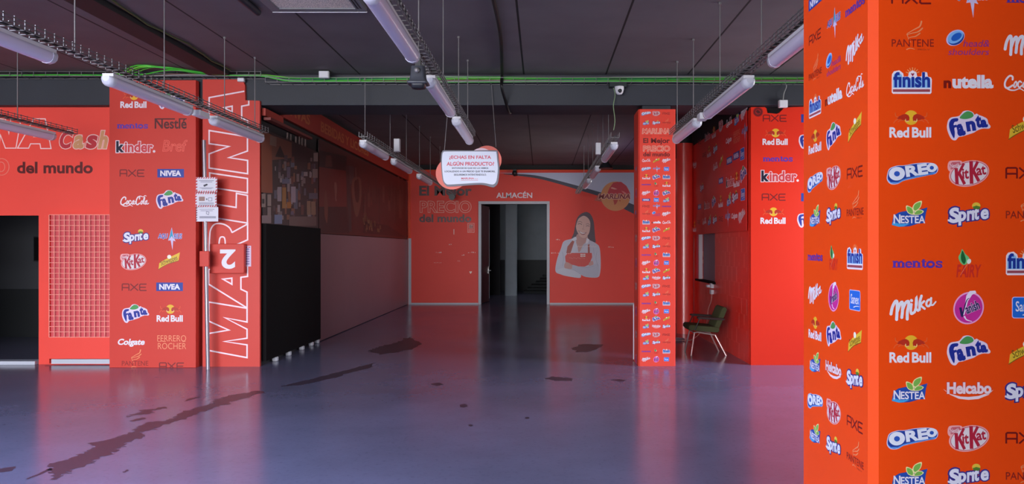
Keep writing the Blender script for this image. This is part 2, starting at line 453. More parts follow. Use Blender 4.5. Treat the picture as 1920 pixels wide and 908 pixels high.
def lg_coca():
    a = Art(1.3, 57, -22); C = (236, 222, 228); s = lambda p, w=5.2, w1=None, sm=True: a.stroke([(x, -y) for x, y in p], w, C, 0, smooth=sm, w1=w1)
    s([(25, 28), (25, 35), (18, 37), (10, 29), (6, 18), (8, 9), (15, 8), (25, 14)], 4.6)
    s([(9, 9), (18, 3), (30, 2), (42, 6), (52, 1)], 4.4, 2)
    for c in (31, 53, 87, 104): s([(c - 3, 11), (c - 2, 18), (c + 2, 23), (c + 4, 19), (c + 2, 12), (c - 1, 9), (c - 3, 11)], 3.6)
    s([(46, 21), (42, 24), (38, 19), (38, 12), (42, 9), (48, 14)], 3.8)
    s([(58, 24), (56, 12), (60, 10), (64, 14)], 3.4)
    s([(62, 19), (67, 19)], 4)
    s([(79, 30), (80, 36), (75, 38), (69, 30), (66, 18), (68, 9), (73, 8), (79, 13)], 4.6)
    s([(72, 37), (82, 41), (94, 38), (100, 43), (106, 41)], 3.4, 2)
    s([(94, 11), (100, 33), (98, 36), (95, 26), (95, 13), (99, 10)], 3.2)
    s([(109, 24), (107, 12), (111, 10), (115, 13)], 3.4)
    return a, 'white flowing script wordmark'
def lg_redbull():
    a = Art(5.671, 370, 255)
    a.ell(382, 174, 76, 78, (230, 178, 44), 0)
    R, O = (182, 44, 24), (226, 96, 50)
    for sg in (1, -1):
        q = lambda p: [(382 + sg * (x - 382), y) for x, y in p]
        a.poly(q([(366, 176), (356, 150), (326, 134), (290, 142), (244, 164), (232, 192), (268, 188), (302, 206), (320, 198), (338, 216), (362, 208)]), R, 1)
        for p, w in (([(244, 168), (220, 158), (214, 124)], 9), ([(240, 190), (214, 208), (198, 232)], 9), ([(300, 204), (268, 204), (246, 218)], 8)):
            a.stroke(q(p), w, O, 1)
        a.stroke(q([(322, 190), (328, 214), (352, 210)], ), 7, (240, 206, 150), 2)
    a.text('Red', 150, 276, 360, 388, WH, 1, 0.035)
    a.text('Bull', 390, 276, 595, 388, WH, 1, 0.035)
    return a, 'two red bulls on a yellow sun over a white bold wordmark'
def lg_fanta():
    a = Art(5.676, 345, 257)
    a.poly([(118, 240), (130, 200), (160, 174), (235, 160), (262, 138), (290, 108), (340, 100), (388, 118), (408, 144), (430, 134), (458, 150), (500, 165), (542, 190), (556, 235), (578, 268), (562, 292), (500, 292), (440, 312), (400, 336), (340, 356), (280, 376), (238, 385), (208, 416), (175, 413), (145, 380), (116, 300)], (224, 206, 226), 0, True)
    a.poly([(250, 176), (290, 130), (330, 108), (375, 118), (398, 150), (380, 174), (330, 190), (280, 190)], (76, 150, 82), 1, True)
    B = (30, 44, 142)
    a.poly([(136, 262), (142, 222), (168, 190), (225, 182), (236, 198), (224, 216), (195, 224), (186, 256), (216, 252), (212, 278), (194, 288), (198, 340), (192, 394), (172, 372), (146, 312)], B, 1, True)
    a.text('a', 220, 240, 306, 372, B, 2, 0.06, rot=10); a.text('n', 318, 212, 418, 320, B, 2, 0.06, rot=9)
    a.text('t', 418, 152, 480, 286, B, 2, 0.06, rot=6); a.text('a', 470, 198, 548, 282, B, 2, 0.06, rot=4)
    return a, 'navy bubble letters on a white outline with a green leaf'
def lg_schweppes():
    a = Art(1.831, 926, 292)
    Y = (226, 184, 52)
    a.poly([(868, 340), (872, 306), (900, 288), (940, 268), (986, 246), (978, 292), (930, 306), (896, 322)], Y, 0)
    a.stroke([(868, 340), (896, 322), (930, 306), (978, 292)], 3, (120, 92, 24), 1)
    a.ell(927, 271, 11, 11, (236, 230, 214), 1)
    a.text('Schweppes', 876, 276, 976, 312, (110, 88, 22), 2, 0.01, 0.1, 20)
    return a, 'olive lettering on a slanted yellow ribbon with a white ball'
def lg_oreo():
    a = Art(5.671, 395, 785)
    o = [(124, 800), (150, 736), (230, 704), (310, 700), (420, 680), (560, 672), (640, 690), (667, 740), (640, 790), (560, 808), (430, 836), (300, 866), (240, 898), (165, 902), (124, 860)]
    a.poly(o, (206, 200, 232), 0, True)
    a.poly([(395 + (x - 395) * .965, 787 + (y - 787) * .93) for x, y in o], (30, 60, 150), 1, True)
    a.poly([(135, 850), (160, 880), (240, 880), (300, 848), (430, 818), (560, 792), (640, 772), (635, 786), (560, 800), (430, 828), (300, 858), (240, 890), (165, 894), (136, 866)], (92, 154, 228), 2)
    Wt = (222, 224, 236)
    a.ell(228, 790, 86, 72, Wt, 3, -8); a.ell(228, 791, 31, 28, (44, 84, 178), 4)
    a.text('RE', 318, 694, 556, 810, Wt, 3, 0.05, rot=8)
    a.ell(598, 726, 57, 48, Wt, 3, -8); a.ell(598, 727, 22, 20, (44, 84, 178), 4)
    return a, 'white rounded capitals on a royal blue tilted block'
def lg_kitkat():
    a = Art(5.676, 355, 745)
    a.ell(360, 748, 218, 136, (236, 164, 164), 0, -13)
    a.poly([(132, 660), (150, 618), (205, 610), (270, 612), (290, 640), (270, 690), (180, 730), (138, 710)], (236, 164, 164), 0, True)
    a.ell(362, 748, 204, 124, (176, 40, 60), 1, -13)
    a.ell(362, 748, 198, 118, (222, 210, 214), 2, -13)
    a.poly([(150, 660), (178, 628), (262, 622), (270, 650), (240, 682), (165, 706)], (198, 92, 104), 3)
    a.text('Nestl\u00e9', 162, 640, 256, 686, (232, 214, 220), 4, 0.01, rot=8)
    R = (176, 30, 56); k = lambda p, w: a.stroke(p, w, R, 4, smooth=False)
    k([(222, 690), (232, 862)], 36); k([(304, 640), (240, 768)], 28); k([(252, 742), (312, 862)], 32)
    k([(380, 616), (386, 858)], 38); k([(452, 620), (392, 742)], 30); k([(402, 716), (464, 830)], 34)
    a.text('it', 286, 694, 356, 806, R, 5, 0.03, rot=3); a.text('at', 436, 666, 538, 766, R, 5, 0.03, rot=8)
    return a, 'red lettering on a tilted white oval with a pink rim'
def lg_axe():
    a = Art(1.89, 747, 683); R = (118, 14, 20); k = lambda p: a.stroke(p, 6.2, R, 0, smooth=False)
    k([(678, 702), (678, 667), (682, 664), (712, 664), (716, 667), (716, 702)]); k([(678, 685), (716, 685)])
    k([(724, 663), (768, 702)]); k([(768, 663), (724, 702)])
    k([(816, 665), (782, 665), (777, 669), (777, 697), (782, 701), (816, 701)]); k([(777, 683), (812, 683)])
    return a, 'dark red thin line capitals'
def lg_nestea():
    a = Art(5.343, 360, 225)
    a.poly([(178, 332), (195, 240), (250, 206), (330, 190), (400, 190), (480, 172), (536, 156), (520, 210), (506, 312), (440, 320), (350, 346), (260, 350)], (34, 72, 162), 0)
    a.poly([(178, 332), (190, 300), (260, 322), (360, 318), (300, 346), (250, 350)], (64, 158, 220), 1)
    G, E = (120, 176, 76), (236, 224, 160)
    for lf in ([(476, 90), (472, 140), (446, 176), (402, 200), (384, 162), (410, 114)], [(324, 138), (376, 156), (398, 196), (392, 230), (345, 216), (324, 180)], [(394, 230), (420, 190), (460, 178), (498, 196), (462, 226)]):
        a.poly(lf, E, 1, True); cx = sum(p[0] for p in lf) / len(lf); cy = sum(p[1] for p in lf) / len(lf)
        a.poly([(cx + (x - cx) * .78, cy + (y - cy) * .78) for x, y in lf], G, 2, True)
    a.text('N', 196, 226, 264, 318, WH, 3, 0.02); a.text('ESTEA', 268, 238, 512, 316, WH, 3, 0.02)
    return a, 'white capitals on a blue pennant with three pale green leaves'
def lg_sprite():
    a = Art(5.343, 910, 235); B = (52, 42, 128); Wt = (224, 222, 236)
    o = [(B, 0.075, 0)]
    a.text('S', 706, 168, 826, 322, Wt, 2, 0.05, 0.12, 8, out=o)
    a.text('p', 796, 206, 894, 344, Wt, 2, 0.04, 0.15, 8, out=o); a.text('r\u0131t', 882, 172, 1022, 296, Wt, 2, 0.04, 0.15, 8, out=o)
    a.text('e', 1020, 184, 1116, 284, Wt, 2, 0.04, 0.15, 8, out=o)
    a.stroke([(706, 296), (770, 312), (832, 284)], 20, Wt, 2)
    a.ell(985, 150, 42, 34, (226, 190, 64), 1); a.poly([(946, 160), (985, 148), (1026, 160), (1010, 184), (960, 184)], (84, 124, 44), 2)
    return a, 'white slanted letters outlined in navy with a lemon dot'
def lg_mentos():
    a = Art(5.343, 405, 722); C = (84, 48, 160)
    v = lambda x, y0, y1, w_=25: a.rect(x - w_ / 2, y0, x + w_ / 2, y1, C, 1)
    sf = lambda x, y, w_=45: a.rect(x - w_ / 2, y - 8, x + w_ / 2, y, C, 1)
    def arch(x0, x1): a.stroke([(x0, 722), ((x0 + x1) / 2, 704), (x1, 722)], 16, C, 1)
    for xs in ((180, 224, 268), (376, 424)):
        for x in xs: v(x, 712 if x != xs[0] else 700, 764); sf(x, 765)
        sf(xs[0] - 6, 706, 30)
        for p, q in zip(xs, xs[1:]): arch(p, q)
    a.stroke(ell(322, 734, 27, 25, 0, 24), 19, C, 1, True, False); a.rect(298, 730, 346, 738, C, 1); a.rect(334, 739, 362, 747, M_ORANGE, 2)
    v(470, 682, 756); a.rect(450, 700, 496, 710, C, 1); a.stroke([(470, 750), (482, 761), (498, 752)], 13, C, 1)
    a.stroke(ell(540, 733, 32, 26, 0, 24), 22, C, 1, True, False)
    a.stroke([(650, 712), (624, 704), (602, 714), (614, 730), (642, 738), (648, 754), (624, 761), (596, 750)], 17, C, 1)
    a.rect(644, 700, 653, 722, C, 1); a.rect(594, 742, 603, 766, C, 1)
    return a, 'purple slab serif lowercase wordmark'
def lg_fairy():
    a = Art(5.343, 930, 665)
    a.text('FAIRY', 806, 676, 1060, 806, (206, 40, 30), 0, 0.03, 0.1)
    a.poly([(866, 524), (896, 570), (936, 610), (926, 652), (886, 682), (850, 660), (828, 604), (850, 560)], (110, 190, 120), 1, True)
    a.poly([(868, 540), (892, 590), (902, 640), (884, 672), (858, 640), (852, 590)], (24, 96, 48), 2, True)
    a.ell(934, 645, 20, 26, (222, 226, 214), 2, 20); a.stroke([(920, 670), (880, 730), (850, 780)], 8, (226, 130, 100), 1, w1=3)
    return a, 'red on red wordmark topped by a green leaf'
def lg_milka():
    a = Art(5.343, 365, 255); C = (226, 222, 234); s = lambda p, w=30, w1=None: a.stroke(p, w, C, 0, w1=w1)
    s([(148, 320), (162, 252), (190, 196), (208, 198), (210, 270), (204, 374)]); s([(212, 290), (238, 220), (262, 204), (264, 280), (256, 354)])
    s([(262, 280), (290, 214), (318, 192), (326, 220), (312, 300), (310, 370)]); s([(352, 222), (346, 280), (352, 316), (380, 302)], 26)
    s([(352, 182), (354, 186)], 28); s([(384, 300), (404, 220), (402, 158), (398, 200), (398, 262), (418, 286)], 24)
    s([(452, 138), (436, 200), (432, 276)], 26); s([(478, 192), (446, 228), (484, 266)], 22)
    s(ell(524, 208, 22, 34, 20, 16) + [(546, 200)], 22); s([(548, 160), (546, 220), (566, 228), (594, 196)], 22, 14)
    return a, 'white brush script wordmark rising to the right'
def lg_vanish():
    a = Art(5.343, 925, 260)
    a.ell(925, 265, 150, 166, (238, 160, 204), 0, 28); a.ell(925, 266, 136, 150, (198, 44, 146), 1, 28)
    a.poly([(868, 340), (880, 270), (902, 140), (936, 94), (992, 90), (1002, 112), (960, 132), (918, 196), (884, 330)], (232, 220, 236), 2)
    a.stroke([(884, 352), (905, 382), (955, 398)], 18, (232, 220, 236), 2, w1=6)
    N = (38, 36, 88)
    a.stroke([(842, 258), (860, 346)], 26, N, 3, smooth=False); a.stroke([(860, 350), (900, 200), (930, 165)], 14, N, 3, w1=5)
    a.text('anish', 884, 206, 1034, 302, N, 4, 0.03, 0.05, 22, out=[((226, 190, 224), 0.03, 3)])
    return a, 'navy lettering on a magenta disc with a white splash'
def lg_sanex():
    a = Art(5.343, 1364, 286)
    a.rrect(1226, 178, 1502, 394, 24, (196, 190, 236), 0); a.rrect(1234, 186, 1494, 386, 20, (28, 104, 208), 1)
    a.text('Sanex', 1264, 222, 1470, 326, WH, 2, 0.012); a.stroke([(1338, 360), (1400, 346), (1476, 344)], 12, WH, 2, w1=5)
    return a, 'white lettering on a bright blue rounded tile'
def lg_helcabo():
    a = Art(5.343, 880, 245); C = (234, 210, 218)
    a.poly([(624, 232), (700, 284), (800, 308), (880, 312), (980, 302), (1060, 276), (1128, 242), (1080, 292), (980, 332), (880, 342), (780, 330), (690, 288)], C, 1)
    a.text('Helcabo', 660, 164, 1106, 282, C, 2, 0.045, out=[((196, 60, 66), 0.03, 1)])
    return a, 'pinkish white lettering over a white smile curve'
def lg_headsh():
    a = Art(6.053, 400, 255)
    a.ell(250, 200, 112, 82, (196, 186, 232), 0, -32); a.ell(256, 204, 98, 72, (26, 58, 140), 1, -32)
    a.ell(250, 192, 96, 64, (122, 176, 232), 2, -32); a.ell(262, 190, 66, 38, (30, 92, 190), 3, -32)
    P = (142, 44, 128)
    a.text('head&', 336, 226, 652, 302, P, 4, 0.004, 0.25); a.text('shoulders', 166, 324, 642, 396, P, 4, 0.004, 0.25)
    return a, 'purple slanted lettering beside a blue tilted ring'
def lg_aquarius():
    a = Art(1.85, 932, 170); B = (44, 74, 168)
    a.poly([(924, 186), (944, 112), (958, 176), (966, 190), (952, 186), (948, 238), (938, 184)], (206, 190, 226), 0)
    a.poly([(928, 182), (944, 118), (954, 178), (944, 160)], (38, 150, 190), 1)
    a.text('AQU', 868, 147, 922, 178, B, 2, 0.02, 0.12, out=[((206, 196, 228), 0.05, 0)])
    a.text('RIUS', 956, 147, 1002, 176, B, 2, 0.02, 0.12, out=[((206, 196, 228), 0.05, 0)])
    return a, 'blue capitals with a tall spiked white and teal letter'
def lg_nivea():
    a = Art(0.625); a.rect(-25, -8, 25, 8, (34, 56, 150), 0); a.text('NIVEA', -19.5, -5.2, 19.5, 5.4, WH, 1, 0.045)
    return a, 'white capitals on a navy bar'
def lg_nestle():
    a = Art(0.625); C = (84, 16, 22)
    a.text('Nestl\u00e9', -30, -10, 30, 9.6, C, 1, 0.022); a.rect(-28, -10, 8, -7.6, C, 1); a.rect(18, -10, 30, -7.8, C, 1)
    return a, 'dark maroon wordmark with long top bars'
def lg_kinder():
    a = Art(0.625); W_ = (236, 216, 222)
    a.text('k', -36, -11.5, -21.5, 10, (18, 14, 42), 2, 0.045, out=[(W_, 0.05, 0)])
    a.text('inder', -20, -10.5, 33, 10, (206, 62, 66), 2, 0.035, out=[(W_, 0.045, 0)])
    a.ell(35, 8, 2.4, 2.4, W_, 0)
    return a, 'red lettering outlined in white with a black first letter'
def lg_colgate():
    a = Art(0.625); a.text('Colgate', -27, -7.5, 27, 7.5, WH, 1, 0.035, 0.22)
    return a, 'white slanted bold wordmark'
def lg_ferrero():
    a = Art(0.625); C = (236, 148, 108)
    a.text('FERRERO', -27, -13, 27, -1.5, C, 1, -0.008); a.text('ROCHER', -26, 1.5, 27, 13, C, 1, -0.008)
    for x in (-26, -17, 20): a.rect(x, -1.8, x + 6, -1, C, 1)
    return a, 'thin peach capitals in two lines'
def lg_bref():
    a = Art(0.625); a.text('Bref', -23, -11, 23, 10, (240, 100, 84), 1, 0.0, 0.15, line=0.018)
    return a, 'faint red outlined wordmark'
LOGO = {}
def logo(k):
    if k not in LOGO:
        a, lab = globals()['lg_' + k](); LOGO[k] = (a.mesh('printed_logo'), lab)
    return LOGO[k]
def put_logo(k, pos, axes, sc, root):
    me, lab = logo(k)
    return place('printed_logo', me, pos, axes, sc, root, lab)
def cut_below(o, z=0.004):
    """trims a print that runs down to the floor"""
    import bmesh
    o.data = o.data.copy(); bm = bmesh.new(); bm.from_mesh(o.data)
    M = o.matrix_basis.copy(); M.translation += Vector(o.parent.location)
    bm.transform(M)
    bmesh.ops.bisect_plane(bm, geom=bm.verts[:] + bm.edges[:] + bm.faces[:], plane_co=(0, 0, z), plane_no=(0, 0, 1), clear_inner=True)
    bm.transform(M.inverted()); bm.to_mesh(o.data); bm.free()

# ------------------------------------------------------------------ the room
ZC = 3.95                                      # ceiling
YB = 21.13                                     # back wall
XL, XR = -3.80, 2.86                           # side walls of the deep end
rnd = random.Random(7)
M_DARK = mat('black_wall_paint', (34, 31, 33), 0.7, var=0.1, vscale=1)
M_DKRED = mat('dull_red_wall', (150, 46, 40), 0.5, var=0.05)
M_GREYW = mat('grey_wall_paint', (92, 94, 98), 0.7, var=0.06)
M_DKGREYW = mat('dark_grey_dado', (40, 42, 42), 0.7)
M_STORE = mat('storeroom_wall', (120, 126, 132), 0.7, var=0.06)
struct('floor', MB().box(-10.6, 6.4, FY - .2, 30.2, -0.12, 0, M_FLOOR))
cg = MB()
for x0, x1, y0, y1 in ((-10.6, RX0, FY - .2, 30.2), (RX1, 6.4, FY - .2, 30.2), (RX0, RX1, FY - .2, RY0), (RX0, RX1, RY1, 30.2)): cg.box(x0, x1, y0, y1, ZC, ZC + 0.15, M_CEIL)  # leaves a gap for the added roof opening
struct('ceiling', cg)
struct('ceiling_beam', MB().box(-10.5, 6.2, 10.1, 10.83, 3.53, ZC, M_BEAM), 0.01)
# front wall with the shutter opening, and an unseen wall added behind the camera to shade the near column
fw = MB()
for x0, x1, z0 in ((-10.6, FX0, 0), (FX1, 6.4, 0), (FX0, FX1, FZ)):
    fw.box(x0, x1, FY - 0.15, FY, z0, ZC, M_GREYW)
struct('wall_front', fw)
struct('wall_shade_added', MB().box(-0.1, 6.2, -0.5, -0.35, 0, ZC, M_GREYW).box(-0.1, 0.05, FY, -0.5, 0, ZC, M_GREYW))
struct('wall_left_outer', MB().box(-10.6, -10.5, FY, 14, 0, ZC, M_GREYW))
ro = MB()
for y0, y1, z0, z1 in ((FY, SY0, 0, ZC), (SY1, 10.3, 0, ZC), (SY0, SY1, 0, SZ0), (SY0, SY1, SZ1, ZC)): ro.box(SX, SX + 0.1, y0, y1, z0, z1, M_GREYW)  # leaves a gap for the added side opening
struct('wall_right_outer', ro)
struct('wall_right_return', MB().box(2.9, 6.2, 10.3, 10.42, 0, ZC, M_DARK))
# red partition on the left with the dark opening and the mesh door
wl = MB()
zt = 2.045
wl.box(-10.5, -8.7, 10.25, 10.35, 0, zt, M_WALLRED); wl.box(-10.5, -3.95, 10.25, 10.35, zt, 3.53, M_WALLRED)
wl.box(-6.90, -3.95, 10.25, 10.35, 0, zt, M_WALLRED)
struct('wall_partition', wl)
rb = MB()
rb.box(-10.5, -3.95, 13.4, 13.5, 0.86, ZC, mat('side_room_grey', (66, 66, 70), 0.7)); rb.box(-10.5, -3.95, 13.38, 13.5, 0, 0.86, mat('side_room_dado', (30, 31, 33), 0.7))
struct('wall_side_room', rb)
bx = thing('wall_cabinet', 'small dark cabinet on the far wall inside the dark opening', 'cabinet', (-8.95, 13.3, 1.36))
part('cabinet_body', MB().box(-9.02, -8.72, 13.26, 13.4, 1.36, 1.80, M_BLACKP), bx, bevel=.004)
part('cabinet_door', MB().box(-9.0, -8.74, 13.25, 13.262, 1.38, 1.78, M_BLACK), bx)
struct('trim_1', MB().box(-8.7, -6.92, 10.2, 10.38, 0, 0.05, M_ALU), 0.004)          # pale threshold of the opening
struct('wall_left', MB().box(XL - 0.17, XL - 0.022, 10.13, YB, 0, ZC, M_DARK))
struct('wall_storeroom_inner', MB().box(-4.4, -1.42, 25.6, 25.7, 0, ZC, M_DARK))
# right wall with its shuttered window and the hidden opening added to light the deep end
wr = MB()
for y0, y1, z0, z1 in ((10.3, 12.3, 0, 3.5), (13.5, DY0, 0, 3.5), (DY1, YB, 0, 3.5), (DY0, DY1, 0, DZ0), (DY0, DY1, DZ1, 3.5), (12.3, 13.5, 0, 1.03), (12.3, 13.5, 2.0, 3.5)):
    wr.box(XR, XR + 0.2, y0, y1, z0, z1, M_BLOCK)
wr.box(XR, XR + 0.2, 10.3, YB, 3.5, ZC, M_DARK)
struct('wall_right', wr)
wn = thing('window_1', None, None, (XR, 12.9, 1.03)); wn['kind'] = 'structure'
part('shutter', MB().box(XR + 0.07, XR + 0.11, 12.3, 13.5, 1.03, 2.0, mat('shutter_grey', (132, 112, 126), 0.5)), wn)
part('sill', MB().box(XR - 0.03, XR + 0.1, 12.25, 13.75, 1.0, 1.035, M_BLACK), wn)
part('frame', MB().box(XR - 0.015, XR + 0.05, 13.47, 13.52, 1.04, 2.0, mat('frame_white', (226, 206, 210), 0.5)).box(XR - 0.004, XR + 0.02, 13.52, 13.75, 1.04, 2.0, mat('pink_reveal', (232, 90, 104), 0.4)), wn)
# back wall, its door frame and door
wb = MB(); DX0, DX1, DZ = -1.70, 0.155, 2.84
wb.box(XL, DX0, YB, YB + 0.16, 0, 3.8, M_WALLRED); wb.box(DX1, XR, YB, YB + 0.16, 0, 3.8, M_WALLRED)
wb.box(DX0, DX1, YB, YB + 0.16, DZ, 3.8, M_WALLRED); wb.box(XL, XR, YB + 0.1, YB + 0.16, 3.8, ZC, M_DARK)
struct('wall_back', wb)
bb = MB().box(-3.7, DX0 - 0.09, YB - 0.015, YB, 0, 0.045, M_ALU)
struct('baseboard_back', bb)
struct('baseboard_back_right', MB().box(DX1 + 0.09, XR, YB - 0.015, YB, 0, 0.045, M_ALU))
struct('trim_2', MB().box(-3.76, -3.68, YB - 0.02, YB, 0, 1.87, M_ALU).box(-3.76, -3.70, YB - 0.02, YB, 1.87, 3.8, M_ORANGE))
struct('trim_3', MB().box(-3.68, XR, YB - 0.03, YB + 0.02, 3.775, 3.81, M_ORANGE))
dr = thing('door_1', None, None, (DX0, YB, 0)); dr['kind'] = 'structure'
fr = MB(); fr.box(DX0 - 0.08, DX0, YB - 0.03, YB + 0.2, 0, DZ, M_ALU); fr.box(DX1, DX1 + 0.08, YB - 0.03, YB + 0.2, 0, DZ, M_ALU)
fr.box(DX0 - 0.08, DX1 + 0.08, YB - 0.03, YB + 0.2, DZ, DZ + 0.08, M_ALU)
part('door_frame', fr, dr, bevel=0.006)
lf = MB()                                      # the leaf stands open into the storeroom
a0 = Vector((DX0 + 0.01, YB + 0.2)); dirv = Vector((0.15, 1)).normalized(); nv = Vector((dirv.y, -dirv.x))
def leafbox(t0, t1, d0, d1, z0, z1):
    P = [a0 + dirv * t + nv * d for d in (d0, d1) for t in (t0, t1)]
    return [(p.x, p.y, z) for z in (z0, z1) for p in P], [(0, 1, 3, 2), (4, 6, 7, 5), (0, 4, 5, 1), (2, 3, 7, 6), (0, 2, 6, 4), (1, 5, 7, 3)]
lf.add(*leafbox(0, 0.92, -0.045, 0, 0.02, DZ - 0.02), mat('door_dark_red', (84, 18, 22), 0.5))
part('door_leaf', lf, dr, 'dark red door leaf standing open')
le = MB(); le.add(*leafbox(0.92, 0.935, -0.05, 0.005, 0.1, DZ - 0.1), M_ALU)
part('edge_strip', le, dr)
p0 = a0 + dirv * 0.86
hd = MB().tube([(p0.x, p0.y, 0.93), (p0.x + nv.x * 0.07, p0.y + nv.y * 0.07, 0.93), (p0.x + nv.x * 0.07 - dirv.x * 0.13, p0.y + nv.y * 0.07 - dirv.y * 0.13, 0.93)], 0.014, M_CHROME)
hd.add(*leafbox(0.83, 0.89, 0, 0.012, 0.84, 1.04), M_CHROME)
part('handle', hd, dr, 'chrome lever handle')
# storeroom behind
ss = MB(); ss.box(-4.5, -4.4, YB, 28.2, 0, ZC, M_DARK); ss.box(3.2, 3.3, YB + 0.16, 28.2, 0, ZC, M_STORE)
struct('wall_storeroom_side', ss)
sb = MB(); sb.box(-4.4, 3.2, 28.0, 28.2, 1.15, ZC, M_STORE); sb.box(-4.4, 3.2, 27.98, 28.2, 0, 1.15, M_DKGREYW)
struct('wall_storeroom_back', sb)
single('storeroom_column', MB().chamfer_box(-1.22, -0.82, 25.0, 25.4, 0, ZC, 0.03, M_STORE), 'pale grey square column inside the dark storeroom, seen through the doorway', 'column')
pl = thing('pallet_stack', 'dark stepped pile of boards on the storeroom floor at the right of the doorway', 'boards', (-0.1, 26.6, 0))
for i, (xa, w_) in enumerate(((-0.62, 1.5), (-0.5, 1.4), (-0.36, 1.3), (-0.2, 1.2), (-0.05, 1.0), (0.05, 0.9))):
    part('board', MB().box(xa, xa + w_, 26.2, 27.1, i * 0.11, i * 0.11 + 0.08, mat('dark_board', (24, 26, 26), 0.9)), pl, bevel=0.006)

# ------------------------------------------------------------------ the near logo column
PY1, PXL, PXR, PY2 = 1.97, 0.870, 1.375, 2.496
col = thing('column', 'near square column at the right edge, wrapped in rows of brand logos on orange-red vinyl', 'column', (1.12, 2.2, 0))
part('column_shaft', MB().chamfer_box(PXL, PXR, PY1, PY2, 0, ZC, 0.02, M_ORANGE), col)
KP = PY1 / F
rows = [(-85, 'nivea sanex helcabo'), (-3, 'axe aquarius mentos'), (80, 'pantene headsh milka'), (154, 'finish nutella coca'), (235, 'redbull fanta schweppes'), (325, 'oreo kitkat axe'), (402, 'nestea sprite pantene'),
        (494, 'mentos fairy finish'), (577, 'milka vanish sanex'), (657, 'redbull fanta schweppes'), (732, 'nestea helcabo sprite'), (822, 'oreo kitkat axe'), (892, 'nestea sprite pantene'), (985, 'mentos fairy finish')]
dxy = {'pantene': (0, -2), 'nutella': (0, 1), 'fanta': (0, 1), 'oreo': (2, 0), 'nestea': (-3, 0), 'mentos': (10, 0), 'redbull': (-3, 0), 'milka': (2, 2)}
for y, names in rows:
    for j, n in enumerate(names.split()):
        X, _, Z = px(1709 + 107 * j + dxy.get(n, (0, 0))[0], y, PY1)
        if y > -60: put_logo(n, (X, PY1, Z), FRONT, KP, col)
        yy = PY2 - 0.123 - 0.1505 * j
        if y < 960: put_logo(n, (PXL, yy, Z + 0.012), FACE_L, KP, col)
# ------------------------------------------------------------------ the far logo column
QX0, QX1, QY0, QY1, QZ = 1.312, 1.816, 10.09, 10.59, 3.475
co2 = thing('column', 'slim column under the beam, covered in rows of tiny logos and headed El Mejor Precio', 'column', (1.56, 10.34, 0))
part('column_shaft', MB().chamfer_box(QX0, QX1, QY0, QY1, 0, QZ, 0.02, M_VINYL_B), co2)
part('column_head', MB().box(QX0 + 0.06, QX1 - 0.06, QY0 + 0.06, QY1 - 0.06, QZ, 3.53, M_BEAM), co2)
part('corner_guard', MB().box(QX0 - 0.012, QX0 + 0.02, QY1 - 0.02, QY1 + 0.004, 0.02, 0.8, M_ALU), co2, 'pale metal corner guard')
KQ = QY0 / F
R3 = 'oreo kitkat axe|nestea sprite pantene|mentos fairy finish|milka vanish sanex|redbull fanta schweppes|nestea helcabo sprite'.split('|')
mid = [(213, R3[0]), (230, R3[1]), (301, 'coca schweppes milka'), (317, 'oreo aquarius sanex'), (332, 'redbull fanta finish'), (346, 'mentos fairy redbull'), (362, 'milka vanish fanta'), (375, 'nivea sanex nestea'),
       (387, 'axe aquarius mentos'), (401, 'pantene headsh milka'), (417, 'finish nutella coca'), (431, R3[4]), (447, R3[0]), (462, R3[1]), (478, R3[2]), (493, R3[3]), (508, R3[4]), (521, R3[5]), (537, R3[0]), (552, R3[1]),
       (569, R3[2]), (584, R3[3]), (598, R3[4]), (612, R3[5]), (628, R3[0]), (642, R3[1]), (659, R3[2]), (674, R3[3])]
for i, (y, names) in enumerate(mid):
    for j, n in enumerate(names.split()):
        X, _, Z = px(1211.5 + 19 * j, y, QY0)
        put_logo(n, (X, QY0, Z), FRONT, KQ * 0.185, co2)
    if i % 3 == 0 and i > 1:
        put_logo(names.split()[1], (QX0, 10.34, px(0, y, 10.3)[2]), FACE_L, KQ * 0.3, co2)
a = Art(1, VX, VY)
a.text('MARLINA', 1204, 241, 1257, 251, (240, 170, 150), 1, 0.02, 0.1, line=0.035)
a.rect(1206, 254.5, 1222, 255.5, (190, 60, 50), 1); a.rect(1236, 254.5, 1258, 255.5, (190, 60, 50), 1)
a.text('El Mejor', 1206, 259, 1256, 271.5, (110, 26, 26), 1, 0.03)
a.text('PRECIO', 1206, 273.5, 1256, 284, (240, 170, 150), 1, 0.02, line=0.03)
a.text('del mundo', 1206, 285.5, 1256, 293.5, (110, 26, 26), 1, 0.03)
place('printed_lettering', a.mesh('printed_lettering'), (0, QY0, H), FRONT, KQ, co2, 'dark red and outlined slogan lettering')

# ------------------------------------------------------------------ left logo panel
PB = 9.96
lp = thing('logo_board', 'tall red board of large brand logos in two columns beside the mesh door', 'board', (-5.18, 10.06, 0))
LP_ = [(PB, 0), (10.2, 0), (10.2, 3.5), (10.06, 3.5), (10.06, 3.84), (PB, 3.84)]
part('panel_body', MB().loft([[(x, y, z) for y, z in LP_] for x in (-5.76, -4.61)], M_VINYL, True, False), lp, bevel=0.006)
for x, y, n in ((250, 188, 'redbull'), (321, 187, 'fanta'), (248, 236, 'mentos'), (320, 232, 'nestle'), (254, 276, 'kinder'), (328, 274, 'bref'), (248, 325, 'axe'), (320, 325, 'nivea'), (251, 377, 'coca'), (318, 374, 'fanta'),
                (255, 444, 'sprite'), (318, 446, 'aquarius'), (250, 491, 'kitkat'), (317, 489, 'schweppes'), (252, 539, 'axe'), (318, 538, 'nivea'), (254, 588, 'fanta'), (318, 589, 'redbull'), (246, 643, 'colgate'), (322, 642, 'ferrero'), (252, 681, 'pantene'), (322, 687, 'axe')):
    o = put_logo(n, px(x, y, PB), FRONT, PB / F * 0.625, lp)
    if y > 670: cut_below(o)
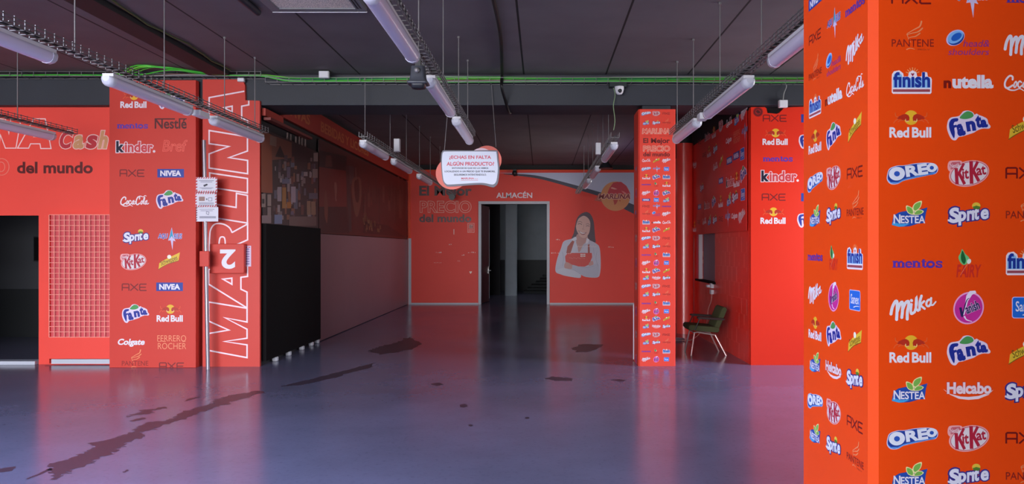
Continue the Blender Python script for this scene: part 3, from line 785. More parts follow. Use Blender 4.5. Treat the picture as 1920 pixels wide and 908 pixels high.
# ------------------------------------------------------------------ vertical lettering panel
MP = 10.05
mp = thing('sign_panel', 'tall red panel with white outlined lettering running up it, beside the grey pole', 'panel', (-4.17, 10.08, 0))
out = [(-4.56, 0.0)] + [px(x, y, MP)[::2] for x, y in ((487, 690),)]
out[1] = (out[1][0], 0.0)
out += [px(x, y, MP)[::2] for x, y in ((487, 189), (460, 188), (459, 160), (455, 149), (380, 149))]
part('panel_body', MB().prism(out, MP, 10.097, M_VINYL), mp)
a = Art(1, VX, VY); W1 = (240, 214, 222)
U = lambda p: [(370 + x / 3.246, 140 + y / 3.243) for x, y in p]
V = lambda p: [(370 + x / 3.131, 410 + y / 3.131) for x, y in p]
T8 = lambda p: [(340 + x / 3.783, 300 + y / 3.783) for x, y in p]
ST = lambda p, cl=True: a.stroke(p, 2.7, W1, 0, cl, False)
ST(U([(286, 101), (72, 140), (72, 258), (306, 345), (306, 282), (270, 264), (270, 192), (313, 184), (313, 158)]), False)
ST(U([(164, 201), (212, 192), (212, 228)]))
ST(U([(72, 340), (305, 378), (305, 465), (192, 505), (306, 522), (306, 603), (72, 568), (72, 482), (193, 437), (72, 420)]))
ST(U([(75, 598), (305, 632), (305, 720), (75, 685)]))
ST(U([(238, 722), (305, 735), (305, 903), (72, 866), (72, 782), (236, 808)]))
ST(T8([(470, 455), (360, 515)] ) + T8(smooth_pts([(360, 515), (340, 480), (295, 455), (240, 455), (208, 495), (200, 560), (198, 640)])) + T8([(198, 690), (470, 735), (470, 655), (370, 640), (370, 612), (470, 567)]))
ST(T8(smooth_pts([(270, 620), (268, 590), (276, 552), (300, 548), (310, 570), (312, 625)])), False)
ST(V([(66, 385), (292, 525), (292, 432), (256, 415), (256, 345), (295, 340), (295, 250), (66, 300)]))
ST(V([(150, 356), (203, 350), (203, 386)]))
ST(V([(66, 490), (292, 527), (292, 608), (160, 582), (292, 650), (292, 703), (158, 722), (292, 742), (292, 817), (68, 775), (68, 675), (185, 655), (68, 603)]))
place('outlined_lettering', a.mesh('outlined_lettering'), (0, MP, H), FRONT, MP / F, mp, 'white outlined capitals reading upward')
# ------------------------------------------------------------------ grey pole with its notices, number sign and sticker
YP = 9.84
b0, b1 = px(390, 692, YP), px(382.5, 263, YP)
single('pole', MB().tube([(b0[0], YP, 0.0), (b1[0], YP, b1[2])], 0.026, mat('pole_grey', (150, 140, 150), 0.3, metal=0.6), 14), 'thin grey metal pole leaning slightly against the red lettering panel', 'pole')
def notice(x0, y0, x1, y1, lab, stripes, deco):
    Y = YP - 0.035
    t = thing('notice_sign', lab, 'notice', px((x0 + x1) / 2, y1, Y), 'notices fixed up the grey pole')
    (xa, _, zb), (xb, _, za) = px(x0, y1, Y), px(x1, y0, Y)
    part('backing', MB().box(xa, xb, Y, Y + 0.008, zb, za, mat('notice_card', (214, 210, 222), 0.5)), t)
    a = Art(1, VX, VY); R = (186, 40, 60); n = 9
    if stripes:
        for k in range(n):
            f0, f1 = x0 + (x1 - x0) * k / n, x0 + (x1 - x0) * (k + .5) / n
            for yy in (y0, y1 - 2.6): a.poly([(f0 + 1.4, yy), (f1 + 1.4, yy), (f1, yy + 2.6), (f0, yy + 2.6)], R, 0)
        for k in range(5):
            g0, g1 = y0 + (y1 - y0) * k / 5, y0 + (y1 - y0) * (k + .5) / 5
            for xx in (x0, x1 - 2.6): a.poly([(xx, g0 + 1), (xx + 2.6, g0), (xx + 2.6, g1), (xx, g1 + 1)], R, 0)
    else:
        for k in range(6):
            g0, g1 = y0 + (y1 - y0) * k / 6, y0 + (y1 - y0) * (k + .5) / 6
            a.poly([(x0, g0 + 1), (x0 + 2, g0), (x0 + 2, g1), (x0, g1 + 1)], (120, 60, 90), 0)
    G = (98, 96, 122); deco(a, G)
    place('notice_print', a.mesh('notice_print'), (0, Y, H), FRONT, Y / F, t)
    return t
def d1(a, G):
    a.poly([(381, 347.5), (388, 344.5), (390, 347), (383, 350.5)], (44, 40, 60), 1)
    a.rect(373, 338.5, 401, 339.5, G, 1); a.rect(376, 341, 398, 341.8, G, 1); a.rect(374, 352, 400, 352.8, G, 1); a.rect(378, 354, 397, 354.7, G, 1)
def d2(a, G):
    a.rrect(373, 369, 384, 377, 1.2, (150, 112, 106), 1); a.rect(386, 373.2, 389.4, 374.2, (40, 40, 60), 1); a.rect(387.2, 372, 388.2, 375.4, (40, 40, 60), 1)
    a.stroke([(391, 371), (397.5, 371), (397.5, 377), (391, 377)], .8, G, 1, True, False)
    for yy in (380, 382.3, 384.6): a.rect(373, yy, 401, yy + .9, G, 1)
def d3(a, G):
    a.rect(374, 392.5, 402, 393.2, G, 1); a.rect(376, 395, 399, 395.7, G, 1)
    a.stroke([(387, 397), (387, 401), (391, 403), (392, 398)], .9, G, 1, True, False)
    for yy in (406, 408.2): a.rect(374, yy, 405, yy + 1.1, (70, 68, 92), 1)
notice(367.5, 332.5, 407, 360.5, 'topmost notice on the grey pole, striped red border round a small dark tag', True, d1)
notice(366.5, 361.5, 406, 388, 'middle notice on the grey pole, striped border with a box, a plus and a square', True, d2)
notice(368, 388.5, 409, 415.5, 'lowest notice on the grey pole, plain white card with two bold lines at its foot', False, d3)
BXY = 9.95
t = thing('number_box', 'red projecting box on the pole with an upside down white 2', 'sign box', px(425, 513, 9.8))
(xa, _, zb), (xb, _, za) = px(393, 513, BXY), px(457.5, 457.5, BXY)
part('box_body', MB().box(xa, xb, BXY, 10.02, zb, za, M_VINYL), t, bevel=0.008)
(xa, _, zb), (xb, _, za) = px(377, 500, 9.8), px(394, 471, 9.8)
part('clamp', MB().box(xa, xb + .004, 9.75, 9.79, zb, za, M_VINYL), t, bevel=0.006)
a = Art(1, VX, VY); a.text('2', 412.5, 468, 441.5, 504.5, (224, 218, 230), 0, 0.03, rot=180)
place('numeral', a.mesh('numeral'), (0, BXY, H), FRONT, BXY / F, t, 'white numeral')
a = Art(1, VX, VY); a.rect(457, 461, 471, 500, (206, 186, 214), 0)
for k in range(7): a.rect(459 + k % 2, 466 + k * 4.6, 468, 468.8 + k * 4.6, (140, 110, 160), 1)
a.rect(461, 463, 464, 465, (190, 60, 80), 1); a.rect(466, 463, 469, 465, (190, 60, 80), 1)
o = place('sticker', a.mesh('sticker'), (0, MP - 0.002, H), FRONT, MP / F)
tag(o, 'small lilac printed paper label stuck beside the red box with the 2', 'label')

# ------------------------------------------------------------------ left partition: shop name, slogan, mesh door
YW = 10.25
a = Art(1, VX, VY)
Z8 = lambda p: [(x / 3.946, 190 + y / 3.946) for x, y in p]
ST = lambda p, w_=1.9, cl=True: a.stroke(p, w_, (248, 206, 204), 0, cl, False)
ST(Z8([(130, 347), (250, 130), (335, 130), (378, 350), (302, 350), (296, 315), (226, 315), (212, 347)]))
ST(Z8([(250, 262), (278, 262), (270, 205)]))
ST(Z8([(-70, 347), (-20, 130), (40, 130), (66, 240), (80, 130), (155, 130), (118, 347), (40, 347), (4, 250), (-10, 347)]))
o = place('wall_lettering', a.mesh('wall_lettering'), (0, YW, H), FRONT, YW / F); tag(o, 'pale outlined slanted capitals at the left edge of the red partition', 'lettering')
a = Art(1, VX, VY); OC = [((244, 196, 186), 0.035, 0)]
a.text('C', 109, 245, 138, 279, (196, 44, 56), 1, 0.045, 0.2, out=OC); a.text('a', 136, 253.5, 161, 279, (214, 152, 104), 1, 0.045, 0.2, out=OC)
a.text('s', 160, 253.5, 185, 279, (196, 44, 56), 1, 0.045, 0.2, out=OC); a.text('h', 183.5, 245, 206, 279, (214, 152, 104), 1, 0.045, 0.2, out=OC)
o = place('wall_lettering', a.mesh('wall_lettering'), (0, YW, H), FRONT, YW / F); tag(o, 'slanted word Cash in red and tan letters with pale outlines', 'lettering')
a = Art(1, VX, VY); a.text('del mundo', 32, 303.5, 174, 325.5, (92, 18, 20), 0, 0.032)
a.stroke(ell(3, 313, 14, 15.5), 1.2, (236, 130, 112), 0, True, False); a.stroke(ell(2, 313, 7, 9), 1.2, (236, 130, 112), 0, True, False)
o = place('wall_lettering', a.mesh('wall_lettering'), (0, YW, H), FRONT, YW / F); tag(o, 'dark maroon words del mundo above the dark opening', 'lettering')

g = thing('mesh_door', 'red door with a pale wire grid panel next to the dark opening', 'door', px(146, 684, 10.2))
GY = 10.2
(xa, _, _), (xb, _, za) = px(82.5, 690, GY), px(211, 400, GY)
z0 = 0.085
(gx0, _, gz0), (gx1, _, gz1) = px(92.5, 632.5, GY), px(206, 403, GY)
df = MB(); df.box(xa, gx0, GY, GY + 0.045, 0.02, za, M_WALLRED); df.box(gx1, xb, GY, GY + 0.045, 0.02, za, M_WALLRED)
df.box(gx0, gx1, GY, GY + 0.045, z0, gz0, M_WALLRED); df.box(gx0, gx1, GY, GY + 0.045, gz1, za, M_WALLRED)
part('door_frame', df, g)
part('door_panel', MB().box(gx0, gx1, GY + 0.03, GY + 0.045, gz0, gz1, mat('faded_red', (206, 78, 84), 0.5)), g, 'faded red sheet behind the grid')
wg = MB(); GM = mat('grid_wire', (244, 156, 140), 0.4)
for k in range(13):
    x = gx0 + (gx1 - gx0) * k / 12; wg.box(x - 0.004, x + 0.004, GY - 0.006, GY + 0.002, gz0, gz1, GM)
for k in range(24):
    z = gz0 + (gz1 - gz0) * k / 23; wg.box(gx0, gx1, GY - 0.004, GY + 0.004, z - 0.004, z + 0.004, GM)
part('wire_grid', wg, g, 'pale pink welded wire grid')
for y in (427, 536, 637):
    q = px(210.5, y, GY); part('hinge', MB().tube([(q[0], GY - 0.01, q[2] - 0.05), (q[0], GY - 0.01, q[2] + 0.05)], 0.012, mat('hinge_pink', (240, 120, 90), 0.4)), g)
part('kick_strip', MB().box(gx0 + 0.03, gx1 + 0.0, GY - 0.004, GY + 0.02, 0.015, 0.078, M_ALU), g, 'scuffed pale metal strip under the door')

# ------------------------------------------------------------------ left wall of the deep end: boards, pictures, fascia
def LW(x, y, X=XL):                            # a pixel on the left wall's plane -> (Y, Z)
    Y = X * F / (x - VX); return (Y, H - (y - VY) / F * Y)
bk = thing('board', 'matt black board standing along the left wall on small white feet', 'board', (XL + 0.03, 11.4, 0))
part('board_sheet', MB().box(XL, XL + 0.06, 10.15, 12.66, 0.06, 1.93, M_BLACK), bk, bevel=0.004)
for x, y in ((511, 664), (536, 656), (561, 648), (579, 641), (590, 636)):
    Yk = XL * F / (x - VX)
    part('foot', MB().box(XL + 0.005, XL + 0.075, Yk - 0.04, Yk + 0.04, 0, 0.06, M_WHITE), bk, 'white foot', bevel=0.012)
single('wall_panel', MB().box(XL, XL + 0.03, 12.68, YB - 0.03, 0.01, 1.84, M_LILAC), 'long plain grey lilac panel covering the lower left wall up to the back corner', 'panel', bevel=0.004)
def wallart(a): return a
class LArt(Art):                               # (every ink is darkened evenly)
    def raw(s, vs, fs, col, z, ramp=0.0): Art.raw(s, vs, fs, tuple(int(c * .8) for c in col), z, ramp)

    def u(s, p):
        Y, Z = LW(*p); return (Y, Z)
zx6 = lambda x, y: (485 + x / 4.539, 230 + y / 4.54)
a = LArt()
Y0_, Y1_ = 10.15, 12.66
a.raw([(Y0_, 1.93), (Y1_, 1.93), (Y1_, 3.22), (Y0_, 3.22)], [(0, 1, 2, 3)], (62, 40, 42), 0)
def pr(x0, y0, x1, y1, c, z=1):
    sl = 0.09 * 0
    q = [zx6(x0, y0), zx6(x1, y0 + (x1 - x0) * .2 * 0), zx6(x1, y1), zx6(x0, y1)]
    a.poly(q, c, z)
a.poly([zx6(8, 60), zx6(100, 105), zx6(106, 600), zx6(8, 595)], (176, 84, 46), 1)
a.poly([zx6(100, 105), zx6(270, 170), zx6(270, 300), zx6(104, 320)], (150, 86, 62), 1)
a.poly([zx6(128, 290), zx6(170, 195), zx6(215, 300)], (40, 22, 22), 2)
a.poly([zx6(85, 110), zx6(140, 125), zx6(138, 205), zx6(82, 190)], (176, 136, 116), 2)
for k in range(90):                            # cartons, jars and bottles crowding the picture
    x = rnd.uniform(108, 470); y = rnd.uniform(250 + (x - 108) * .06, 800); w_ = rnd.uniform(12, 34); h_ = rnd.uniform(28, 95)
    pr(x, y, x + w_, min(y + h_, 850), rnd.choice([(170, 150, 150), (150, 128, 128), (96, 70, 80), (120, 104, 128), (150, 96, 70), (60, 44, 52), (186, 168, 170), (110, 112, 130), (128, 70, 60)]), 3 + k * .02)
for x0, y0, x1, y1, c in ((146, 548, 182, 670, (190, 172, 180)), (186, 552, 220, 730, (196, 130, 60)), (262, 545, 302, 680, (190, 168, 180)), (398, 668, 430, 785, (186, 140, 110)), (434, 672, 472, 785, (186, 140, 110)), (10, 605, 44, 720, (186, 160, 150)), (14, 650, 34, 690, (40, 24, 26)),
                          (60, 612, 92, 710, (190, 166, 156)), (12, 790, 92, 856, (176, 148, 150)), (120, 785, 186, 862, (140, 150, 190)), (245, 800, 480, 880, (130, 100, 96)), (225, 676, 262, 730, (200, 120, 40)), (60, 720, 90, 800, (176, 150, 146)), (186, 480, 250, 520, (120, 124, 150)), (416, 600, 490, 650, (110, 110, 130)), (455, 258, 492, 330, (186, 158, 150)), (446, 395, 490, 470, (176, 150, 146))):
    pr(x0, y0, x1, y1, c, 6)
t = thing('wall_poster', 'dim picture of crowded bottles and packets above the black board', 'picture', (XL, 11.4, 1.93))
part('poster_board', MB().box(XL, XL + 0.02, Y0_, Y1_, 1.93, 3.22, mat('poster_edge', (40, 26, 28), 0.5)), t)
place('poster_print', a.mesh('poster_print'), (XL + 0.02, 0, 0), FACE_R, 1, t)
t2 = thing('bottle_cutout', 'row of slim bottle tops standing above the picture of packets', 'cut-out', (XL, 12.0, 3.2))
for x, y0, y1, w_ in ((240, 95, 150, 14), (268, 96, 180, 14), (312, 110, 190, 12), (342, 84, 200, 14), (366, 66, 200, 14), (392, 118, 200, 14)):
    q0, q1 = LW(*zx6(x, y0)), LW(*zx6(x, y1))
    m_ = MB().box(XL, XL + 0.018, q0[0] - 0.022, q0[0] + 0.022, 3.18, 3.22 + max(0.04, q0[1] - 3.34), mat('cutout_pale', (150, 128, 120), 0.5))
    m_.box(XL, XL + 0.018, q0[0] - 0.01, q0[0] + 0.01, 3.22, 3.30 + max(0.02, q0[1] - 3.34), mat('cutout_pale', (150, 128, 120), 0.5))
    part('bottle_top', m_, t2)
zx7 = lambda x, y: (590 + x / 5.189, 280 + y / 5.189)
a = LArt()
a.raw([(12.7, 1.85), (YB - .03, 1.85), (YB - .03, 3.46), (12.7, 3.46)], [(0, 1, 2, 3)], (104, 40, 34), 0)
pz = lambda pts, c, z=1, sm=False: a.poly([zx7(*p) for p in pts], c, z, sm)
pz([(30, 170), (300, 120), (300, 560), (30, 560)], (140, 48, 40), 1); pz([(30, 560), (300, 560), (330, 815), (30, 812)], (72, 30, 30), 1)
pz([(40, 10), (300, 70), (300, 210), (150, 190), (30, 170)], (40, 26, 26), 2)
pz([(100, 60), (150, 60), (160, 170), (90, 170)], (110, 56, 46), 3)
pz([(92, 400), (104, 430), (118, 560), (112, 700), (104, 715), (84, 640), (82, 480)], (150, 84, 66), 3, True)
pz([(180, 330), (200, 330), (206, 400), (198, 470), (206, 500), (190, 500), (186, 440)], (176, 108, 96), 3, True)
pz([(290, 160), (330, 160), (350, 800), (322, 800)], (84, 60, 62), 3)
pz([(320, 160), (372, 170), (372, 330), (330, 340)], (100, 82, 84), 4)
pz([(356, 300), (400, 270), (440, 300), (444, 480), (425, 600), (400, 660), (375, 600), (350, 440)], (142, 84, 68), 5, True)
pz([(376, 320), (416, 300), (424, 470), (404, 520), (382, 470)], (92, 42, 36), 6, True)
pz([(384, 180), (394, 180), (398, 300), (388, 300)], (150, 110, 100), 6)
for k in range(26):
    x = rnd.uniform(450, 860); h_ = rnd.uniform(60, 330); y = rnd.uniform(240, 480)
    pz([(x, y), (x + rnd.uniform(6, 22), y), (x + rnd.uniform(6, 26), y + h_), (x, y + h_)], rnd.choice([(96, 44, 36), (122, 56, 44), (84, 34, 30), (110, 66, 58), (128, 72, 60)]), 2 + k * .02)
for k in range(22):
    x = rnd.uniform(440, 640); y = rnd.uniform(600 + (x - 440) * .5, 790)
    pz([(x, y), (x + 10, y - 6), (x + 14, y + 30), (x + 4, y + 36)], rnd.choice([(140, 96, 60), (120, 80, 50), (160, 110, 80)]), 5 + k * .02)
pz([(880, 300), (892, 305), (892, 700), (880, 700)], (128, 80, 84), 5); pz([(470, 700), (700, 740), (890, 860), (460, 815)], (70, 28, 26), 4)
t = thing('wall_poster', 'long dark red picture of wine glasses and bottles above the grey lilac panel', 'picture', (XL, 17, 1.85))
part('poster_board', MB().box(XL, XL + 0.02, 12.7, YB - .03, 1.85, 3.44, mat('poster_edge2', (60, 26, 26), 0.5)), t)
place('poster_print', a.mesh('poster_print'), (XL + 0.02, 0, 0), FACE_R, 1, t)
t = thing('fascia_band', 'red fascia band high on the left wall with faint tan capitals', 'fascia', (XL, 15, 3.5))
single('fascia_return', MB().box(XL, XL + 0.05, 10.15, 10.86, 3.40, 3.50, mat('fascia_red', (176, 52, 38), 0.45)), 'short red return under the beam, right of the upright lettering panel', 'fascia')
part('fascia_board', MB().box(XL, XL + 0.05, 10.87, YB - .03, 3.50, 3.87, mat('fascia_red', (176, 52, 38), 0.45)), t)
a = Art()
a.text('BEBIDAS Y LICORES', 12.7, -3.76, 16.2, -3.58, (206, 112, 66), 0, 0.03)
place('fascia_lettering', a.mesh('fascia_lettering'), (XL + 0.05, 0, 0), FACE_R, 1, t, 'faint tan capitals')
a = Art(); a.text('CAVAS', 10.9, -3.76, 12.1, -3.58, (206, 112, 66), 0, 0.03)
place('fascia_lettering', a.mesh('fascia_lettering'), (XL + 0.05, 0, 0), FACE_R, 1, t, 'faint tan capitals')
single('curtain_rail', MB().box(XL + 0.02, XL + 0.12, 10.16, 12.0, 3.34, 3.38, mat('rail_red', (120, 44, 38), 0.5)), 'thin dark rail between the fascia and the picture of packets', 'rail', bevel=0.004)

# ------------------------------------------------------------------ prints on the back wall
def wall_print(name, a, label, cat, lift=0.0):
    o = place(name, a.mesh(name), (0, YB - lift, H), FRONT, YB / F); return tag(o, label, cat)
zb_ = lambda x, y: (740 + x / 3.13, 300 + y / 3.13)
a = Art(1, VX, VY)
a.poly([zb_(*p) for p in smooth_pts([(600, 76), (720, 82), (820, 92), (1000, 134), (1200, 188), (1300, 226), (1405, 268)]) + [(1450, 268), (1450, 74)]], (192, 200, 226), 0)
a.poly([zb_(*p) for p in smooth_pts([(640, 82), (820, 90), (1000, 132), (1200, 188), (1300, 222), (1450, 282)]) + [(1450, 340), (1350, 290)] + smooth_pts([(1300, 256), (1200, 214), (1110, 186), (960, 140), (820, 106), (640, 84)])], (44, 44, 70), 1)
wall_print('wall_print', a, 'white and navy sweep printed across the top right of the red back wall', 'print')
a = Art(1, VX, VY); zg = lambda x, y: (1080 + x / 8.258, 310 + y / 8.254); G_ = lambda p, c, z, sm=False: a.poly([zg(*q) for q in p], c, z, sm)
G_([(285, 545), (350, 440), (430, 520), (420, 570)], (190, 80, 62), 1)
a.poly([zg(*q) for q in ell(612, 480, 228, 228)], (222, 150, 96), 2)
G_([(490, 420), (520, 350), (575, 272), (640, 258), (700, 258), (780, 318), (836, 430), (836, 450), (490, 450)], (206, 56, 72), 3)
G_([(535, 350), (560, 338), (600, 352), (640, 372), (600, 376), (545, 362)], (236, 160, 150), 4); G_([(700, 395), (740, 405), (790, 440), (740, 440)], (230, 130, 130), 4)
G_([(575, 535), (652, 535), (626, 590), (596, 618)], (196, 70, 60), 3); G_([(668, 535), (690, 535), (680, 570)], (196, 70, 60), 3)
(x0, y0), (x1, y1) = zg(345, 442), zg(858, 522)
a.text('MARLINA', x0, y0, x1, y1, (150, 44, 48), 5, 0.035, 0.22, out=[((244, 206, 190), 0.05, 4)])
wall_print('wall_print', a, 'tan and red globe emblem with slanted lettering at the right of the back wall', 'print', 0.003)
a = Art(1, VX, VY)
a.text('El Mejor', 786, 348.5, 884.5, 373, (74, 30, 38), 0, 0.034)
a.text('PRECIO', 787.5, 377, 883.5, 399, (246, 172, 156), 0, 0.02, line=0.016)
a.text('del mundo', 786, 402, 884, 417, (88, 30, 36), 0, 0.034)
wall_print('wall_lettering', a, 'three line slogan El Mejor Precio del mundo left of the storeroom doorway', 'lettering')
a = Art(1, VX, VY); a.text('ALMAC\u00c9N', 930.5, 358.8, 998, 371.5, (236, 226, 236), 0, 0.02)
wall_print('wall_lettering', a, 'white word ALMAC\u00c9N above the storeroom doorway', 'lettering')
a = Art(1, VX, VY)
a.stroke([(877, 419), (889, 419), (889, 436), (877, 436)], .7, (240, 190, 180), 0, True, False); a.rect(879, 421, 887, 429, (226, 150, 140), 0)
a.rect(880.5, 422, 882.5, 428, (140, 40, 44), 1); a.rect(884, 423, 886, 428, (140, 40, 44), 1); a.rect(878.5, 431, 887.5, 431.8, (240, 190, 180), 0); a.rect(878.5, 433.4, 886, 434, (240, 190, 180), 0)
wall_print('safety_sticker', a, 'small pale outlined sticker below the slogan on the back wall', 'sticker')
a = Art(1, VX, VY); W2 = (246, 206, 196)
for (x, y, n) in ((817, 473, 4), (878, 473, 5), (814, 492, 5), (858, 489, 2), (866, 478, 2), (842, 458, 2), (1034, 474, 5), (1060, 475, 4), (1140, 463, 4), (1042, 449, 3)):
    for k in range(n): a.rect(x + k * 3 + rnd.uniform(-.5, .5), y + rnd.uniform(-.8, .8), x + k * 3 + 1.6, y + 1.4 + rnd.uniform(-.4, .4), W2, 0)
a.rect(850.5, 430, 851.8, 440, W2, 0)
a.poly([(882.5, 514), (880, 510), (881, 508.6), (882.5, 509.6), (884, 508.6), (885.2, 510)], (250, 226, 210), 0)
wall_print('plaster_marks', a, 'scattered pale peeling marks and a tiny heart on the red back wall', 'marks', 0.009)['kind'] = 'stuff'
# the printed shop assistant
a = Art(1, VX, VY); zw = lambda x, y: (1030 + x / 6.055, 380 + y / 6.053); w_ = lambda p, c, z, sm=False: a.poly([zw(*q) for q in p], c, z, sm)
HAIR, SKIN, SKIN2, SH, SH2, AP = (74, 48, 66), (224, 182, 172), (200, 152, 146), (196, 196, 214), (170, 172, 194), (216, 58, 48)
w_([(385, 116), (430, 108), (472, 140), (502, 210), (512, 300), (520, 400), (524, 452), (470, 446), (430, 400), (330, 390), (254, 412), (276, 350), (290, 280), (310, 190), (345, 140)], HAIR, 0, True)
w_([(302, 388), (250, 412), (165, 440), (132, 520), (86, 650), (70, 780), (130, 816), (200, 836), (345, 856), (356, 822), (420, 846), (545, 850), (576, 800), (584, 680), (572, 520), (532, 465), (440, 418), (420, 400)], SH, 1, True)
w_([(318, 360), (424, 372), (432, 430), (384, 480), (334, 566), (306, 450)], SKIN2, 2, True)
w_([(308, 440), (330, 560), (336, 566), (440, 470), (460, 570), (230, 572), (262, 440)], (206, 206, 222), 2)
w_([(318, 400), (350, 440), (338, 560), (304, 450)], SKIN2, 3)
w_([(345, 440), (400, 440), (340, 556)], SKIN2, 3)
w_([(305, 385), (250, 420), (268, 440), (312, 420)], (226, 226, 238), 4); w_([(425, 400), (455, 420), (440, 462), (410, 470)], (226, 226, 238), 4)
w_([(345, 172), (392, 150), (440, 178), (464, 230), (458, 320), (434, 376), (398, 402), (352, 386), (312, 320), (302, 250), (316, 205)], SKIN, 4, True)
w_([(392, 128), (350, 160), (318, 210), (302, 270), (300, 250), (310, 190), (345, 140)], HAIR, 5, True)
w_([(392, 128), (450, 165), (470, 250), (462, 330), (500, 320), (490, 200), (450, 130)], HAIR, 5, True)
st = lambda p, wd, c, z=6: a.stroke([zw(*q) for q in p], wd, c, z)
st([(324, 246), (345, 238), (368, 250)], .9, (60, 40, 48)); st([(418, 268), (438, 262), (454, 272)], .9, (60, 40, 48))
st([(322, 224), (345, 212), (372, 228)], .7, (110, 76, 72)); st([(416, 246), (440, 240), (458, 254)], .7, (110, 76, 72))
st([(392, 250), (386, 292), (372, 300), (398, 306)], .7, (190, 136, 128))
w_([(332, 318), (372, 340), (418, 340), (398, 362), (364, 360)], (150, 60, 66), 6, True); w_([(340, 326), (374, 342), (412, 344), (392, 354), (364, 352)], (244, 236, 236), 7, True)
st([(322, 310), (330, 322)], .5, (180, 130, 124)); st([(424, 332), (420, 346)], .5, (180, 130, 124))
w_([(208, 572), (482, 572), (486, 620), (452, 704), (400, 728), (300, 724), (230, 694), (184, 672), (180, 610)], AP, 5)
w_([(262, 430), (284, 442), (242, 572), (192, 576), (206, 500)], (168, 72, 62), 5); w_([(437, 478), (456, 470), (460, 572), (438, 572)], (168, 72, 62), 5)
w_([(176, 690), (200, 676), (262, 712), (270, 745), (206, 756), (170, 735)], SKIN2, 6, True); w_([(450, 690), (486, 660), (500, 700), (456, 724)], SKIN2, 6, True)
w_([(262, 712), (300, 716), (360, 730), (470, 716), (540, 690), (566, 730), (560, 800), (540, 846), (420, 844), (330, 800), (268, 770)], (186, 188, 206), 6, True)
w_([(140, 745), (210, 752), (280, 770), (350, 810), (344, 852), (200, 832), (128, 812), (80, 780)], (204, 206, 220), 6, True)
for p in ([(208, 752), (280, 768), (350, 812)], [(356, 732), (420, 740), (500, 724)], [(150, 560), (160, 640), (150, 720)], [(540, 560), (530, 640), (552, 720)], [(500, 520), (510, 600)]): st(p, .5, (150, 150, 174))
for k in range(16): a.rect(*[f for q in (zw(300 + k * 15, 488 + (k * 7) % 11), zw(306 + k * 15, 498 + (k * 7) % 11)) for f in q], (240, 226, 226), 8)
for k in range(12): a.rect(*[f for q in (zw(228 + k * 15, 624 + (k % 3) * 5), zw(238 + k * 15, 629 + (k % 3) * 5)) for f in q], (236, 140, 126), 8)
for k in range(6): a.rect(*[f for q in (zw(354 + (k % 3) * 20, 582 + (k // 3) * 20), zw(368 + (k % 3) * 20, 596 + (k // 3) * 20)) for f in q], (248, 240, 236), 8)
o = wall_print('wall_print', a, 'printed person with long dark hair and red apron, arms folded, on the back wall', 'print', 0.003)

# ------------------------------------------------------------------ right side: logo panel, dark banner, red round column, sockets
RP = 10.18
rp = thing('logo_board', 'red board with a notched top edge and brand logos, left of the near column', 'board', (3.2, 10.22, 0))
poly = [px(x, y, RP)[::2] for x, y in ((1408, 201), (1434, 201), (1437, 203), (1439, 212), (1456, 213.5), (1461, 212), (1466.5, 206.5), (1471, 201.5), (1580, 198))]
x0 = poly[0][0]; poly = [(x0, 0.0)] + poly + [(poly[-1][0], 0.0)]
part('panel_body', MB().prism(poly, RP, RP + 0.1, mat('red_vinyl_bright', (226, 46, 22), 0.42, spec=0.3, var=0.03, vscale=1)), rp)
for x, y, n in ((1453, 222, 'axe'), (1453, 258, 'redbull'), (1458, 298, 'mentos'), (1462, 331, 'kinder'), (1451, 370, 'axe'), (1449, 406, 'redbull'), (1526, 222, 'nivea'), (1522, 262, 'fanta'), (1526, 370, 'nivea'), (1519, 410, 'fanta')):
    put_logo(n, px(x, y, RP), FRONT, RP / F * 0.6, rp)
a = Art(1, VX, VY)
a.ell(1421.3, 210, 9.4, 9, (150, 22, 24), 0); a.ell(1421.3, 210, 7.6, 7.2, (96, 16, 20), 1); a.ell(1421.3, 210, 5.6, 5.2, (160, 30, 30), 2)
a.poly([(1417, 209), (1420, 206), (1424, 208), (1426, 212), (1421, 213)], (84, 16, 20), 3)
place('round_emblem', a.mesh('round_emblem'), (0, RP, H), FRONT, RP / F, rp, 'dark red round emblem in the top left corner')
bn = thing('logo_banner', 'dark red banner of scattered brand logos on the right wall above the window', 'banner', (XR - 0.01, 12, 1.84))
part('banner_sheet', MB().box(XR - 0.032, XR - 0.022, 10.3, 13.9, 1.84, 3.5, M_DARKRED), bn)
KB = 0.00445
for x, y, n in ((1399.5, 210, 'milka'), (1385.6, 221, 'nestea'), (1371, 229, 'coca'), (1355.5, 236, 'kitkat'), (1342, 249, 'redbull'), (1330, 256, 'kinder'), (1315, 267, 'axe'),
                (1400, 247, 'aquarius'), (1385.6, 256, 'ferrero'), (1370, 264, 'colgate'), (1345, 279, 'sprite'), (1333, 285, 'redbull'), (1324, 291, 'axe'),
                (1396, 289, 'sanex'), (1384.5, 292, 'nivea'), (1371.5, 301, 'nivea'), (1356, 302, 'schweppes'), (1345, 312, 'coca'), (1306, 309, 'helcabo'),
                (1398, 326, 'fanta'), (1385, 338, 'redbull'), (1373, 341, 'kinder'), (1355.5, 339, 'nivea'), (1319.5, 352, 'sprite'), (1308, 362, 'bref'),
                (1397, 365, 'sanex'), (1382.5, 369, 'sprite'), (1371, 374, 'nestea'), (1355, 378.6, 'redbull'), (1342, 378.6, 'fanta'), (1329, 385, 'kinder'), (1315, 388, 'nivea'),
                (1395, 405, 'milka'), (1381, 406, 'colgate'), (1368, 408, 'aquarius'), (1355.5, 411, 'axe'), (1344, 412, 'sprite'), (1334, 413, 'nestea'), (1324, 415, 'coca'), (1314, 417, 'axe'), (1305.5, 426, 'redbull')):
    Y = XR * F / (x - VX)
    put_logo(n, (XR - 0.032, Y, H - (y - VY) / F * Y), FACE_L, KB * (0.82 if Y > 11.6 else 0.95), bn)
